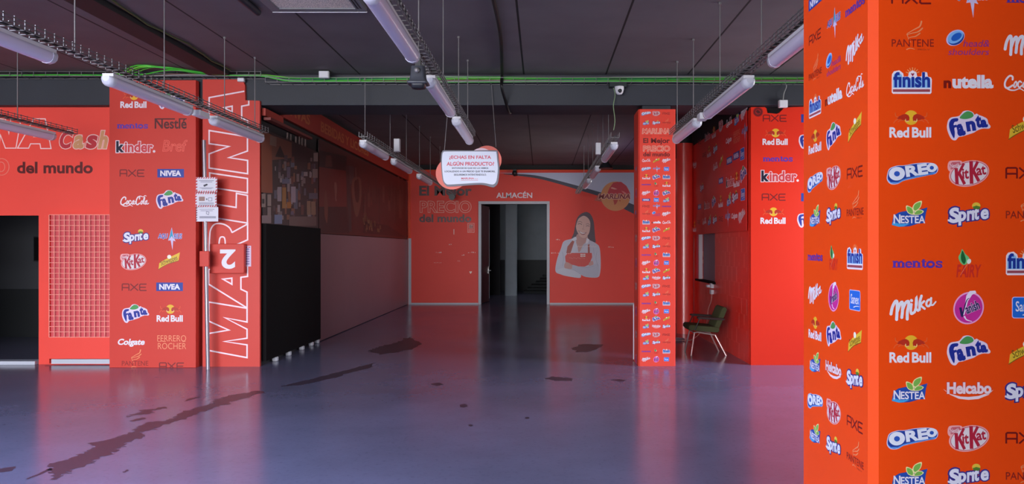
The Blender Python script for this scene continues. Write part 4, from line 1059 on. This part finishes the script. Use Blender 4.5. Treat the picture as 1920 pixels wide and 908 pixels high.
rc = thing('round_column', 'round glossy red column standing by the right wall behind the chair', 'column', (2.69, 14.0, 0))
ring = lambda r, z: [(2.69 + r * math.cos(k * math.pi / 20), 14.0 + r * math.sin(k * math.pi / 20), z) for k in range(40)]
part('column_shaft', MB().loft([ring(.158, 0), ring(.158, 3.55)], M_PAINTRED), rc)
part('column_neck', MB().loft([ring(.13, 3.55), ring(.13, ZC)], M_DARK), rc, 'black painted upper end')
sk = thing('wall_socket', 'upper white socket box under the window on the right wall', 'socket', (XR, 12.42, 0.95), 'white socket boxes under the window')
part('socket_body', MB().box(XR - 0.05, XR, 12.36, 12.48, 0.93, 1.01, M_WHITE), sk, bevel=0.008)
part('plug', MB().box(XR - 0.09, XR - 0.04, 12.46, 12.56, 0.94, 0.98, M_WHITE), sk, bevel=0.006)
sk2 = thing('wall_socket', 'lower white socket box with a cable hanging from it on the right wall', 'socket', (XR, 12.42, 0.83), 'white socket boxes under the window')
part('socket_body', MB().box(XR - 0.05, XR, 12.36, 12.48, 0.83, 0.905, M_WHITE), sk2, bevel=0.008)
def sp3(p, n=8):
    q = smooth_pts([(a_, b_) for a_, b_, c_ in p], False, n); r = smooth_pts([(c_, 0) for a_, b_, c_ in p], False, n)
    return [(q[i][0], q[i][1], r[i][0]) for i in range(len(q))]
part('cable', MB().tube(sp3([(XR - 0.03, 12.4, 0.83), (XR - 0.03, 12.44, 0.72), (XR - 0.04, 12.62, 0.55), (XR - 0.06, 12.6, 0.38), (XR - 0.14, 12.5, 0.25), (XR - 0.3, 12.6, 0.06), (XR - 0.45, 12.8, 0.012), (XR - 0.56, 12.9, 0.012)]), 0.009, mat('pink_cable', (226, 150, 140), 0.5), 6), sk2)
cl = MB()
for k in range(2): cl.tube([(2.31 + 0.16 * math.cos(t * .35) * (1 - .05 * k), 12.9 + 0.12 * math.sin(t * .35), 0.012 + 0.016 * k) for t in range(19)], 0.01, mat('cable_grey_pink', (150, 120, 126), 0.5), 6)
single('cable_coil', cl, 'small flat coil of pale cable on the floor behind the chair', 'cable')

# ------------------------------------------------------------------ the chair
CX, CY = 2.47, 11.3
ch = thing('armchair', 'olive green metal-legged armchair facing left against the red block wall', 'chair', (CX, CY, 0))
def slab(x0, z0, x1, z1, th, y0, y1, m):       # padded slab between two points of the side view
    d = Vector((x1 - x0, z1 - z0)); ln = d.length; d.normalize(); n = Vector((-d.y, d.x)); b = MB()
    prof = [(0, 0.25), (0.02, 0.02), (0.05, 0), (ln - .05, 0), (ln - .02, 0.02), (ln, 0.3), (ln, 0.7), (ln - .02, .97), (ln - .06, 1.0), (.06, 1.0), (.02, .97), (0, .75)]
    rings = []
    for yy, sc in ((y0, .80), (y0 + .015, .95), (y0 + .04, 1), (y1 - .04, 1), (y1 - .015, .95), (y1, .80)):
        rings.append([(x0 + d.x * (ln / 2 + (u_ - ln / 2) * (1 - (1 - sc) * .15)) + n.x * th * (.5 + (v_ - .5) * sc), yy, z0 + d.y * (ln / 2 + (u_ - ln / 2) * (1 - (1 - sc) * .15)) + n.y * th * (.5 + (v_ - .5) * sc)) for u_, v_ in prof])
    return b.loft(rings, m)
part('seat', slab(CX - .29, .375, CX + .17, .335, .09, CY - .23, CY + .23, M_OLIVE), ch)
part('backrest', slab(CX + .16, .36, CX + .30, .70, .085, CY - .22, CY + .22, M_OLIVE).add([], [], M_OLIVE), ch)
LEGM = mat('leg_white_metal', (226, 200, 196), 0.25, metal=0.6)
for sg in (-1, 1):
    y_, yt = CY + sg * .235, CY + sg * .18
    part('leg', MB().tube([(CX - .25, y_, 0), (CX - .19, yt, .335)], 0.013, LEGM), ch)
    part('leg', MB().tube([(CX + .27, y_, 0), (CX + .12, yt, .30)], 0.013, LEGM), ch)
    part('side_rail', MB().tube([(CX - .19, yt, .335), (CX - .15, yt, .345), (CX + .12, yt, .30)], 0.012, LEGM), ch)
    ya = CY + sg * .255
    ar = MB().tube([(CX - .20, ya, .385), (CX - .13, ya, .545)], 0.009, M_BLACKP)
    part('arm_post', ar, ch)
    part('armrest', slab(CX - .17, .55, CX + .24, .525, .035, ya - .03, ya + .03, mat('arm_dark', (48, 28, 26), 0.5)), ch, 'dark armrest')
part('cross_bar', MB().tube([(CX - .19, CY - .18, .335), (CX - .19, CY + .18, .335)], 0.011, LEGM), ch)

# ------------------------------------------------------------------ hanging wire trays and tube lamps
def tray(X, y0, y1, z, rods, label, pitch=0.1, ceil_z=ZC):
    t = thing('cable_tray', label, 'cable tray', (X, (y0 + y1) / 2, z), 'wire trays hanging on rods')
    b = MB(); h, wd, r = 0.055, 0.055, 0.003
    for x, zz in ((-wd, 0), (0, 0), (wd, 0), (-wd, h), (wd, h), (-wd, h * .5), (wd, h * .5)): b.box(X + x - r, X + x + r, y0, y1, z + zz - r, z + zz + r, M_STEEL)
    n = int((y1 - y0) / pitch)
    for k in range(n + 1):
        y = y0 + (y1 - y0) * k / n
        b.box(X - wd - r, X - wd + r, y - r, y + r, z, z + h + .012, M_STEEL); b.box(X + wd - r, X + wd + r, y - r, y + r, z, z + h + .012, M_STEEL); b.box(X - wd, X + wd, y - r, y + r, z - r, z + r, M_STEEL)
    part('wire_basket', b, t)
    part('wiring', MB().tube([(X + .01 * math.sin(k * 2.1), y0 + (y1 - y0) * k / 24, z + .014) for k in range(25)], 0.012, M_BLACKP, 6), t, 'dark wiring lying in the tray')
    for y, top in rods:
        rb_ = MB().tube([(X, y, z), (X, y, top)], 0.0055, M_STEEL, 6); rb_.tube([(X, y, top - .02), (X, y, top)], 0.016, M_STEEL, 8); rd_ = part('suspension_rod', rb_, t)
        part('rod_nut', MB().tube([(X, y, z + .006), (X, y, z + .026)], 0.014, M_STEEL, 6), t, grand=rd_)
    return t
def lamp(X, y0, y1, z, label):
    t = thing('tube_lamp', label, 'lamp', (X, (y0 + y1) / 2, z), 'waterproof tube lamps under the trays')
    prof = [(.05, .0), (.053, -.02), (.045, -.05), (.028, -.068), (0, -.075), (-.028, -.068), (-.045, -.05), (-.053, -.02), (-.05, 0)]
    hp = [(.045, 0), (.045, .028), (-.045, .028), (-.045, 0)]
    L_ = lambda pr_, y, s_=1: [(X + x * s_, y, z + zz * s_) for x, zz in pr_]
    part('housing', MB().loft([L_(hp, y0 + .03), L_(hp, y1 - .03)], M_WHITE, True, False), t)
    part('diffuser', MB().loft([L_(prof, y0 + .07), L_(prof, y1 - .07)], M_DIFF), t)
    for s_, y in ((1, y0), (-1, y1)):
        part('end_cap', MB().loft([L_(prof, y, .55), L_(prof, y + s_ * .012, .85), L_(prof, y + s_ * .035, 1.02), L_(prof, y + s_ * .075, 1.04)], M_CAP), t)
    return t
def jbox(p, sx, sy, sz, label, m=None):
    x, y, z = p; t = thing('junction_box', label, 'junction box', p, 'white junction boxes')
    part('box_body', MB().box(x - sx / 2, x + sx / 2, y - sy / 2, y + sy / 2, z - sz / 2, z + sz / 2, m or M_WHITE), t, bevel=0.006)
    part('lid', MB().box(x - sx * .45, x + sx * .45, y - sy / 2 - .006, y - sy / 2 + .004, z - sz * .45, z + sz * .45, m or M_WHITE), t, bevel=0.003)
    return t
ZT, ZL = 3.065, 2.995
NX = {'l': -3.53, 'c': -0.92, 'r': 1.71, 'f': -6.02}
tray(NX['f'], 7.0, 9.6, ZT, [(8.58, ZC)], 'hanging wire tray at the far left, above the red partition')
tray(NX['l'], 3.4, 9.5, ZT, [(5.65, ZC), (6.99, ZC), (8.32, ZC), (9.2, ZC)], 'hanging wire tray on the left, crossing in front of the logo panel')
tray(NX['c'], 3.4, 9.75, ZT, [(5.6, ZC), (7.0, ZC), (8.3, ZC), (9.33, ZC)], 'hanging wire tray in the middle with a black loudspeaker under it')
tray(NX['r'], 3.4, 9.65, ZT, [(5.8, ZC), (7.15, ZC), (8.4, ZC), (9.4, ZC)], 'hanging wire tray on the right, ending at the slim logo column')
lamp(NX['f'], 7.75, 9.22, ZL, 'tube lamp at the left edge in front of the pale outlined capitals')
lamp(NX['l'], 3.9, 5.4, ZL, 'nearest tube lamp of the left tray, cut by the left edge')
lamp(NX['l'], 6.05, 7.5, ZL, 'middle tube lamp of the left tray, above the board of large logos')
lamp(NX['l'], 8.0, 9.42, ZL, 'last tube lamp of the left tray, in front of the upright lettering')
lamp(NX['c'], 3.98, 5.38, ZL, 'nearest tube lamp of the middle tray, just before the black loudspeaker')
lamp(NX['c'], 6.12, 7.6, ZL, 'second tube lamp of the middle tray, just behind the black loudspeaker')
lamp(NX['c'], 8.05, 9.6, ZL, 'last tube lamp of the middle tray, pointing at the hanging sign')
lamp(NX['r'], 4.0, 5.52, ZL, 'nearest tube lamp of the right tray, beside the near column')
lamp(NX['r'], 6.12, 7.7, ZL, 'middle tube lamp of the right tray, crossing the green cable run')
lamp(NX['r'], 8.15, 9.5, ZL, 'last tube lamp of the right tray, touching the slim logo column')
jbox((NX['l'] + .0, 7.74, ZL - .01), .09, .22, .06, 'flat white box between the last two lamps of the left tray')
jbox((NX['r'] - .0, 7.92, ZL - .005), .09, .16, .07, 'flat white box between the last two lamps of the right tray')
FX, GX = -2.35, 0.98
tray(FX, 9.85, 20.2, ZT, [(9.95, 3.86), (11.6, ZC), (13.0, ZC), (14.4, ZC), (15.8, ZC), (17.3, ZC)], 'long wire tray running from the beam to the left of the back wall', 0.14)
tray(GX, 9.9, 20.2, ZT, [(10.9, ZC), (11.9, ZC), (13.0, ZC), (14.2, ZC), (15.6, ZC), (17.2, ZC)], 'long wire tray running from the beam to the right of the back wall', 0.14)
lamp(FX, 9.8, 11.3, ZL, 'first tube lamp of the long left tray, at the beam'); lamp(FX, 11.85, 13.35, ZL, 'second tube lamp of the long left tray, past the small white box')
lamp(FX, 14.3, 15.8, ZL, 'third tube lamp of the long left tray, before the back wall'); lamp(GX, 10.0, 11.6, ZL, 'first tube lamp of the long right tray, above the white sweep')
lamp(GX, 12.9, 14.4, ZL, 'second tube lamp of the long right tray, over the navy stripe'); lamp(GX, 15.3, 16.8, ZL, 'third tube lamp of the long right tray, nearest the globe emblem')
jbox((FX + .12, 11.55, ZT + .12), .09, .1, .2, 'upright white box on the long left tray'); jbox((GX - .106, 11.5, ZT + .06), .08, .1, .18, 'upright white box on the long right tray')
gc = MB().tube(sp3([(GX - .02, 9.93, ZT + .1), (GX, 9.95, 3.3), (GX - .015, 10.0, 3.5), (GX + .01, 10.03, 3.66), (GX - .02, 10.04, 3.78)]), 0.006, mat('pale_green_cable', (136, 160, 120), .5), 6)
single('green_drop_cable', gc, 'thin green cable hanging from the beam to the long right tray', 'cable')
def spot(p, lab):
    x, y, z = p; t = thing('spotlight', lab, 'spotlight', p)
    part('stem', MB().tube([(x, y, z + .24), (x, y, z + .08)], .015, M_BLACKP), t)
    part('lamp_head', MB().loft([[(x + r * math.cos(k * math.pi / 8), y - .1 + yy, z + r * math.sin(k * math.pi / 8)) for k in range(16)] for yy, r in ((0, .085), (.03, .09), (.16, .07), (.2, .03))], M_BLACKP), t)
    part('bracket', MB().box(x - .1, x + .1, y - .02, y + .02, z + .06, z + .1, M_BLACKP), t)
spot((-2.42, 20.3, 2.98), 'black spotlight at the far end of the long left tray')
cm = thing('security_camera', 'small black camera hanging at the top of the back wall above the doorway lettering', 'camera', (-0.75, 20.95, 3.68))
part('camera_body', MB().ball((-.75, 20.95, 3.70), .07, .07, .09, M_BLACKP), cm); part('mount', MB().box(-.8, -.7, 20.9, YB - .03, 3.76, 3.80, M_BLACKP), cm)
hs = thing('loudspeaker', 'small dark loudspeaker beside the long right tray', 'speaker', (1.06, 12.55, 2.93))
part('horn', MB().loft([[(1.08 + r * math.cos(k * math.pi / 8), 12.5 + r * math.sin(k * math.pi / 8), z) for k in range(16)] for z, r in ((2.93, .12), (2.95, .115), (3.03, .05), (3.06, .045))], M_BLACKP), hs)
part('bracket', MB().box(1.05, 1.14, 12.48, 12.52, 3.05, 3.07, M_BLACKP), hs)
# loudspeaker of the middle tray
sx_, sy_ = px(784.5, 140, 5.78)[0], 5.78
sp = thing('loudspeaker', 'black flared loudspeaker hanging from the middle tray in the upper centre', 'speaker', (sx_, sy_, 2.86))
def rr(hw, hd, z, r=.02): return [(sx_ + sx2 * (hw - r) + r * math.cos(math.radians(a0 + 22.5 * k)), sy_ + sy2 * (hd - r) + r * math.sin(math.radians(a0 + 22.5 * k)), z) for sx2, sy2, a0 in ((1, 1, 0), (-1, 1, 90), (-1, -1, 180), (1, -1, 270)) for k in range(5)]
part('speaker_body', MB().loft([rr(.05, .05, 3.0), rr(.052, .052, 2.995), rr(.057, .057, 2.92), rr(.066, .064, 2.888), rr(.074, .07, 2.876)], M_GREYP), sp)
part('rim', MB().loft([rr(.074, .07, 2.882), rr(.08, .074, 2.878), rr(.08, .074, 2.866), rr(.07, .066, 2.862)], M_GREYP), sp)
part('bracket', MB().box(sx_ - .02, sx_ + .02, sy_ - .02, sy_ + .02, 2.99, 3.055, M_BLACKP).box(sx_ - .025, sx_ + .05, sy_ - .01, sy_ + .01, 3.0, 3.02, M_BLACKP), sp)
part('pivot', MB().ball((sx_ - .002, sy_ - .062, 2.962), .022, .018, .022, M_STEEL), sp, 'round steel pivot')
part('lower_rim', MB().loft([rr(.058, .05, 2.862), rr(.05, .045, 2.835), rr(.03, .03, 2.83)], M_BLACKP), sp)

# ------------------------------------------------------------------ hanging sign
YS = 10.02
hs = thing('hanging_sign', 'white hanging sign asking about missing products, on red discs below the beam', 'sign', px(877, 350, YS))
zs = lambda x, y: (790 + x / 7.565, 260 + y / 7.567)
q2 = lambda pts: [px(*zs(*p), YS)[::2] for p in pts]
part('backing_disc', MB().prism(q2(ell(432, 492, 232, 228, 0, 48)), YS + .03, YS + .042, mat('coral', (240, 116, 100), 0.5)), hs, 'coral red disc')
part('backing_disc', MB().prism(q2(ell(930, 300, 205, 205, 0, 48)), YS + .03, YS + .042, mat('coral', (240, 116, 100), 0.5)), hs, 'coral red disc')
part('backing_disc', MB().prism(q2(ell(850, 330, 190, 200, 0, 48)), YS + .024, YS + .03, mat('pale_pink', (240, 206, 220), 0.5)), hs, 'pale pink disc')
fo = smooth_pts([(284, 215), (300, 180), (345, 166), (700, 168), (1040, 166), (1080, 185), (1092, 290), (1108, 420), (1096, 560), (1080, 640), (1040, 682), (1000, 690), (850, 655), (600, 668), (400, 680), (345, 664), (305, 600), (288, 480), (278, 330)], True, 5)
part('sign_board', MB().prism(q2(fo), YS, YS + .024, mat('sign_grey', (116, 116, 128), 0.5)), hs)
a = Art(1, VX, VY)
a.poly([zs(*p) for p in smooth_pts([(300, 215), (316, 192), (352, 184), (700, 182), (1030, 184), (1064, 200), (1074, 300), (1086, 420), (1076, 540), (1060, 610), (1030, 646), (990, 650), (850, 628), (600, 640), (400, 652), (350, 640), (316, 590), (300, 480), (292, 330)], True, 5)], (222, 226, 244), 0)
def tl(s_, x0, y0, x1, y1, c, b=.036):
    (p, q), (r, t_) = zs(x0, y0), zs(x1, y1); a.text(s_, p, q, r, t_, c, 2, b)
PK, NV = (206, 64, 92), (50, 52, 84)
tl('\u00bfECHAS EN FALTA', 396, 240, 990, 300, PK); tl('ALG\u00daN PRODUCTO?', 358, 318, 1032, 386, PK)
tl('ENTONCES ES QUE NO LO HEMOS', 435, 408, 950, 434, NV); tl('LOCALIZADO A UN PRECIO QUE TE ENAMORE,', 330, 453, 1048, 483, NV); tl('SEGUIREMOS INTENT\u00c1NDOLO.', 462, 494, 925, 526, NV)
tl('MARLINA', 566, 552, 748, 578, PK); tl('Cash', 756, 564, 802, 578, PK, .01)
(p, q), (r, t_) = zs(560, 592), zs(805, 596); a.rect(p, q, r, t_, PK, 2)
place('sign_print', a.mesh('sign_print'), (0, YS, H), FRONT, YS / F, hs, 'white face with red heading and dark small print')
for (xt, yt), (xb_, yb_) in (((844, 153), (833, 284)), ((921, 153), (930, 276))):
    A_, B_ = px(xt, yt, YS + .04), px(xb_, yb_, YS + .012)
    part('hanging_wire', MB().tube([A_, B_], .0045, M_STEEL, 6), hs)

# ------------------------------------------------------------------ cable run along the beam and things on it
cr = thing('cable_run', 'wire tray along the top of the beam carrying green and grey cables', 'cable run', (-.5, 10.0, 3.8))
b = MB()
for xa, xb, zz in ((-8.0, -3.72, 3.878), (-3.66, 5.9, 3.80)):
    for z, y in ((zz, 9.90), (zz, 10.06), (zz + .06, 9.90)): b.box(xa, xb, y - .003, y + .003, z - .003, z + .003, M_STEEL)
    n_ = int((xb - xa) / .155)
    for k in range(n_ + 1):
        x = xa + (xb - xa) * k / n_; b.box(x - .003, x + .003, 9.90, 10.06, zz - .003, zz + .003, M_STEEL); b.box(x - .003, x + .003, 9.897, 9.903, zz, zz + .065, M_STEEL)
part('wire_tray', b, cr)
CB = (M_GREEN, M_GREYC, mat('brown_cable', (120, 76, 66), .5), M_GREEN, mat('teal_cable', (40, 110, 84), .5), M_GREEN, mat('lime_cable', (120, 210, 70), .45), M_GREEN, M_GREYC)
for k, cm_ in enumerate(CB):
    pts = []
    for i in range(111):
        x = -7.9 + 13.7 * i / 110
        low = 1 / (1 + math.exp(-(x + 3.55) * 14))                      # the run drops a little once past the upright lettering panel
        bulge = math.exp(-((x + 4.75 + .05 * k) / .42) ** 2) * (1 if k in (0, 3, 5, 6, 7) else .15)
        z = 3.889 + .004 * k - low * (.082 - .007 * k) + .007 * math.sin(x * 1.7 + k * 1.3)
        pts.append((x, 9.915 + .015 * k + .010 * math.sin(x * 2.3 + k) - (.30 + .03 * k) * bulge, min(z + .012 * bulge, 3.935)))
    part('cable', MB().tube(pts, .0085, cm_, 6), cr)
jb = px(610, 142, 9.9); jbox((jb[0], 9.85, 3.885), .13, .06, .09, 'white box on the green cable run left of centre')
jb = px(453, 150.5, 10.03); jbox((jb[0], 10.02, jb[2]), .09, .05, .05, 'small white box on the top corner of the upright lettering panel')
jb = px(1468, 195, 10.05); t = jbox((jb[0], 10.05, jb[2]), .115, .06, .10, 'white box hanging on a cable above the right logo panel')
part('cable', MB().tube(sp3([(jb[0], 10.05, jb[2] + .04), (jb[0] + .01, 10.04, jb[2] + .14), (jb[0] + .05, 10.06, jb[2] + .24), (jb[0] + .03, 10.08, 3.83)]), .007, M_GREYC, 6), t)
c_ = px(1161, 170, 9.98)
sc_ = thing('security_camera', 'white dome camera under a dark box on the beam', 'camera', (c_[0], 10.0, c_[2]))
part('mount_box', MB().box(c_[0] - .13, c_[0] + .10, 9.96, 10.1, c_[2] + .05, c_[2] + .16, mat('dark_green_box', (34, 44, 44), 0.6)), sc_, bevel=.004)
part('housing', MB().loft([[(c_[0] + r * math.cos(k * math.pi / 12), 9.97 + r * math.sin(k * math.pi / 12), c_[2] + z) for k in range(24)] for z, r in ((.05, .062), (.02, .062), (-.03, .05), (-.05, .035), (-.056, .01))], M_WHITE), sc_)
part('lens', MB().ball((c_[0] + .005, 9.925, c_[2] - .012), .028, .022, .028, M_BLACKP), sc_, 'black round lens')
dk = [(px(925, 0, 7.05)[0], 6.6, ZC - .03), (px(938, 60, 8.1)[0], 8.1, ZC - .03), (px(942, 140, 9.9)[0], 9.8, ZC - .035), (px(941, 165, 9.86)[0], 9.82, 3.72), (px(948, 190, 10.0)[0], 10.05, 3.56), (px(954, 212, 10.4)[0], 10.4, 3.49), (px(958, 225, 10.9)[0], 11.0, 3.6), (-.5, 12.6, 3.9)]
single('black_cable', MB().tube(sp3(dk), .02, mat('cable_black', (14, 13, 14), .5), 8), 'thick black cable crossing the ceiling and bending round the beam', 'cable')
# ceiling duct, vent and pipe
single('cable_duct', MB().box(-4.4, -4.12, 2.0, 9.86, ZC - .07, ZC, mat('duct_dark', (27, 26, 28), .7)), 'dark flat duct running along the ceiling at the upper left', 'duct', bevel=.006)
single('duct_cable', MB().tube([(-4.06 + .03 * math.sin(k), 5 + k * .25, ZC - .02 - .01 * (k % 2)) for k in range(20)], .011, mat('cable_olive', (70, 84, 50), .5), 6), 'thin olive cable beside the dark ceiling duct', 'cable')
vt = thing('ceiling_vent', 'square ceiling cassette with a speckled grey grille at the upper centre left', 'ceiling vent', (-2.25, 6.9, ZC))
vx0, vx1, vy0, vy1, vz = -2.62, -1.70, 6.35, 7.28, ZC - .05
f = MB()
for x0, x1, y0, y1 in ((vx0, vx0 + .09, vy0, vy1), (vx1 - .09, vx1, vy0, vy1), (vx0 + .09, vx1 - .09, vy0, vy0 + .09), (vx0 + .09, vx1 - .09, vy1 - .09, vy1)): f.box(x0, x1, y0, y1, vz, ZC, mat('vent_frame', (112, 112, 116), .5))
part('frame', f, vt, bevel=.004)
def grille():
    m = bpy.data.materials.new('perforated_grille'); m.use_nodes = True; nt = m.node_tree; bs = nt.nodes['Principled BSDF']; bs.inputs['Roughness'].default_value = .5
    tc = nt.nodes.new('ShaderNodeTexCoord'); v = nt.nodes.new('ShaderNodeTexVoronoi'); v.inputs['Scale'].default_value = 95
    nt.links.new(tc.outputs['Object'], v.inputs['Vector']); r = nt.nodes.new('ShaderNodeValToRGB')
    r.color_ramp.elements[0].position = .25; r.color_ramp.elements[0].color = L3((130, 122, 116)); r.color_ramp.elements[1].position = .5; r.color_ramp.elements[1].color = L3((236, 224, 212))
    nt.links.new(v.outputs['Distance'], r.inputs['Fac']); nt.links.new(r.outputs['Color'], bs.inputs['Base Color']); return m
part('grille', MB().box(vx0 + .09, vx1 - .09, vy0 + .09, vy1 - .09, vz + .012, vz + .03, grille()), vt, 'speckled grey grille')
part('edge_strip', MB().box(vx0, vx1, vy1 - .004, vy1 + .008, vz - .004, vz + .012, M_WHITE), vt, 'bright white far edge')
for k in (0, 1): part('slot', MB().box(vx1 - .07 + k * .03, vx1 - .058 + k * .03, vy0 + .1, vy1 - .1, vz - .002, vz + .01, M_BLACKP), vt)
single('ceiling_pipe', MB().tube([(-2.78, 6.0, ZC - .04), (-2.78, 7.32, ZC - .04)], .035, mat('pipe_dark', (44, 44, 54), .5), 12), 'short dark pipe end on the ceiling left of the speckled vent', 'pipe')

# ------------------------------------------------------------------ stains on the floor
def fl(x, y): Y = F * H / (y - VY); return ((x - VX) / F * Y, Y)
def stain(pts, lab, jag=2.2, z=.0012, m=None):
    n = len(pts); me = MB(); vs = []; fs = []
    ya, yb = min(p[1] for p in pts), max(p[1] for p in pts); st_ = max(0.45, min(1.0, (yb - ya) / 8)); y = ya; wl_, wr_ = 0.0, 0.0
    while y < yb:                              # streaky rows with ragged ends
        ym = min(y + st_ / 2, yb); xs = []
        for i in range(n):
            (xa, y0_), (xb, y1_) = pts[i], pts[(i + 1) % n]
            if (y0_ <= ym) != (y1_ <= ym): xs.append(xa + (ym - y0_) / (y1_ - y0_) * (xb - xa))
        xs.sort(); wl_ = wl_ * .5 + rnd.gauss(0, jag * 1.8); wr_ = wr_ * .5 + rnd.gauss(0, jag * 1.8)
        for xa, xb in zip(xs[::2], xs[1::2]):
            xa += wl_; xb += wr_
            if xb - xa < .6: continue
            o = len(vs)
            for q in ((xa, y), (xb, y), (xb, y + st_), (xa, y + st_)): W_ = fl(*q); vs.append((W_[0], W_[1], z))
            fs.append((o, o + 3, o + 2, o + 1))
        y += st_
    me.add(vs, fs, m or M_STAIN)
    single('floor_stain', me, lab, 'stain', 'dark stains on the floor')
z4 = lambda L: [(x / 3, 680 + y / 3) for x, y in L]; z5 = lambda L: [(560 + x / 2.595, 560 + y / 2.595) for x, y in L]
stain(z4([(280, 600), (290, 570), (400, 540), (520, 485), (512, 455), (600, 435), (700, 405), (750, 380), (790, 355), (850, 335), (940, 330), (985, 300), (1050, 268), (1130, 250), (1200, 218), (1300, 185), (1450, 160), (1468, 172), (1380, 200), (1280, 235), (1180, 262), (1060, 305), (960, 345), (880, 370), (800, 392), (790, 425), (700, 465), (640, 510), (560, 545), (440, 590), (350, 635), (300, 662), (292, 630)]), 'long jagged dark stain running across the floor at the lower left')
stain(z4([(285, 592), (240, 615), (150, 655), (156, 659), (250, 622), (290, 604)]), 'thin dark trickle at the lower end of the long jagged stain', .4)
stain(z4([(705, 303), (790, 270), (900, 250), (906, 262), (840, 285), (720, 308)]), 'broad short stain above the long jagged stain, on the red reflection')
stain(z4([(725, 328), (800, 310), (828, 316), (740, 333)]), 'thin streak just under the broad short stain', .6)
stain(z4([(1028, 222), (1060, 203), (1140, 188), (1100, 204)]), 'thin streak on the floor in front of the leaning pole', .5)
stain(z4([(-20, 600), (90, 585), (75, 610), (-20, 622)]), 'small dark stain cut by the left edge of the picture', .6)
stain(z4([(692, 616), (715, 603), (721, 609), (702, 622)]), 'small dark blot at the bottom, right of the long jagged stain', .4)
stain(z4([(1580, 135), (1750, 95), (1925, 58), (1925, 76), (1700, 128)]), 'thin streak on the floor in front of the black board', .8)
stain(z5([(640, 416), (680, 410), (706, 418), (670, 426)]), 'dark blot in mid floor below the left of the doorway', .4)
stain(z5([(782, 518), (806, 512), (823, 522), (808, 532), (786, 528)]), 'round dark blot in the middle of the floor', .4)
stain(z5([(824, 616), (840, 612), (851, 620), (834, 623)]), 'small dark dot below the round blot', .3)
stain(z5([(1098, 580), (1115, 576), (1127, 582), (1108, 587)]), 'small dark dot right of the round blot', .3)
stain(z5([(1205, 392), (1230, 380), (1325, 388), (1330, 400), (1260, 402)]), 'flat dark streak in front of the right side of the doorway', .8)
stain(z5([(1518, 396), (1560, 392), (1597, 400), (1555, 405)]), 'flat dark streak left of the slim column foot', .5)
M_DULL = mat('dull_stain', (70, 60, 70), .35)
stain(z5([(340, 258), (400, 232), (480, 215), (540, 185), (600, 215), (560, 245), (480, 262), (400, 272)]), 'wide dull stain on the floor before the grey lilac panel', 1.5, .001, M_DULL)
stain(z5([(1325, 245), (1390, 222), (1480, 225), (1440, 250), (1400, 262), (1340, 262)]), 'mottled dull stain left of the slim column', 1.5, .001, M_DULL)
stain(z5([(0, 415), (90, 385), (230, 350), (370, 312), (340, 340), (200, 375), (100, 400), (0, 425)]), 'long dull streak continuing the jagged stain towards the doorway', .8, .001, M_DULL)
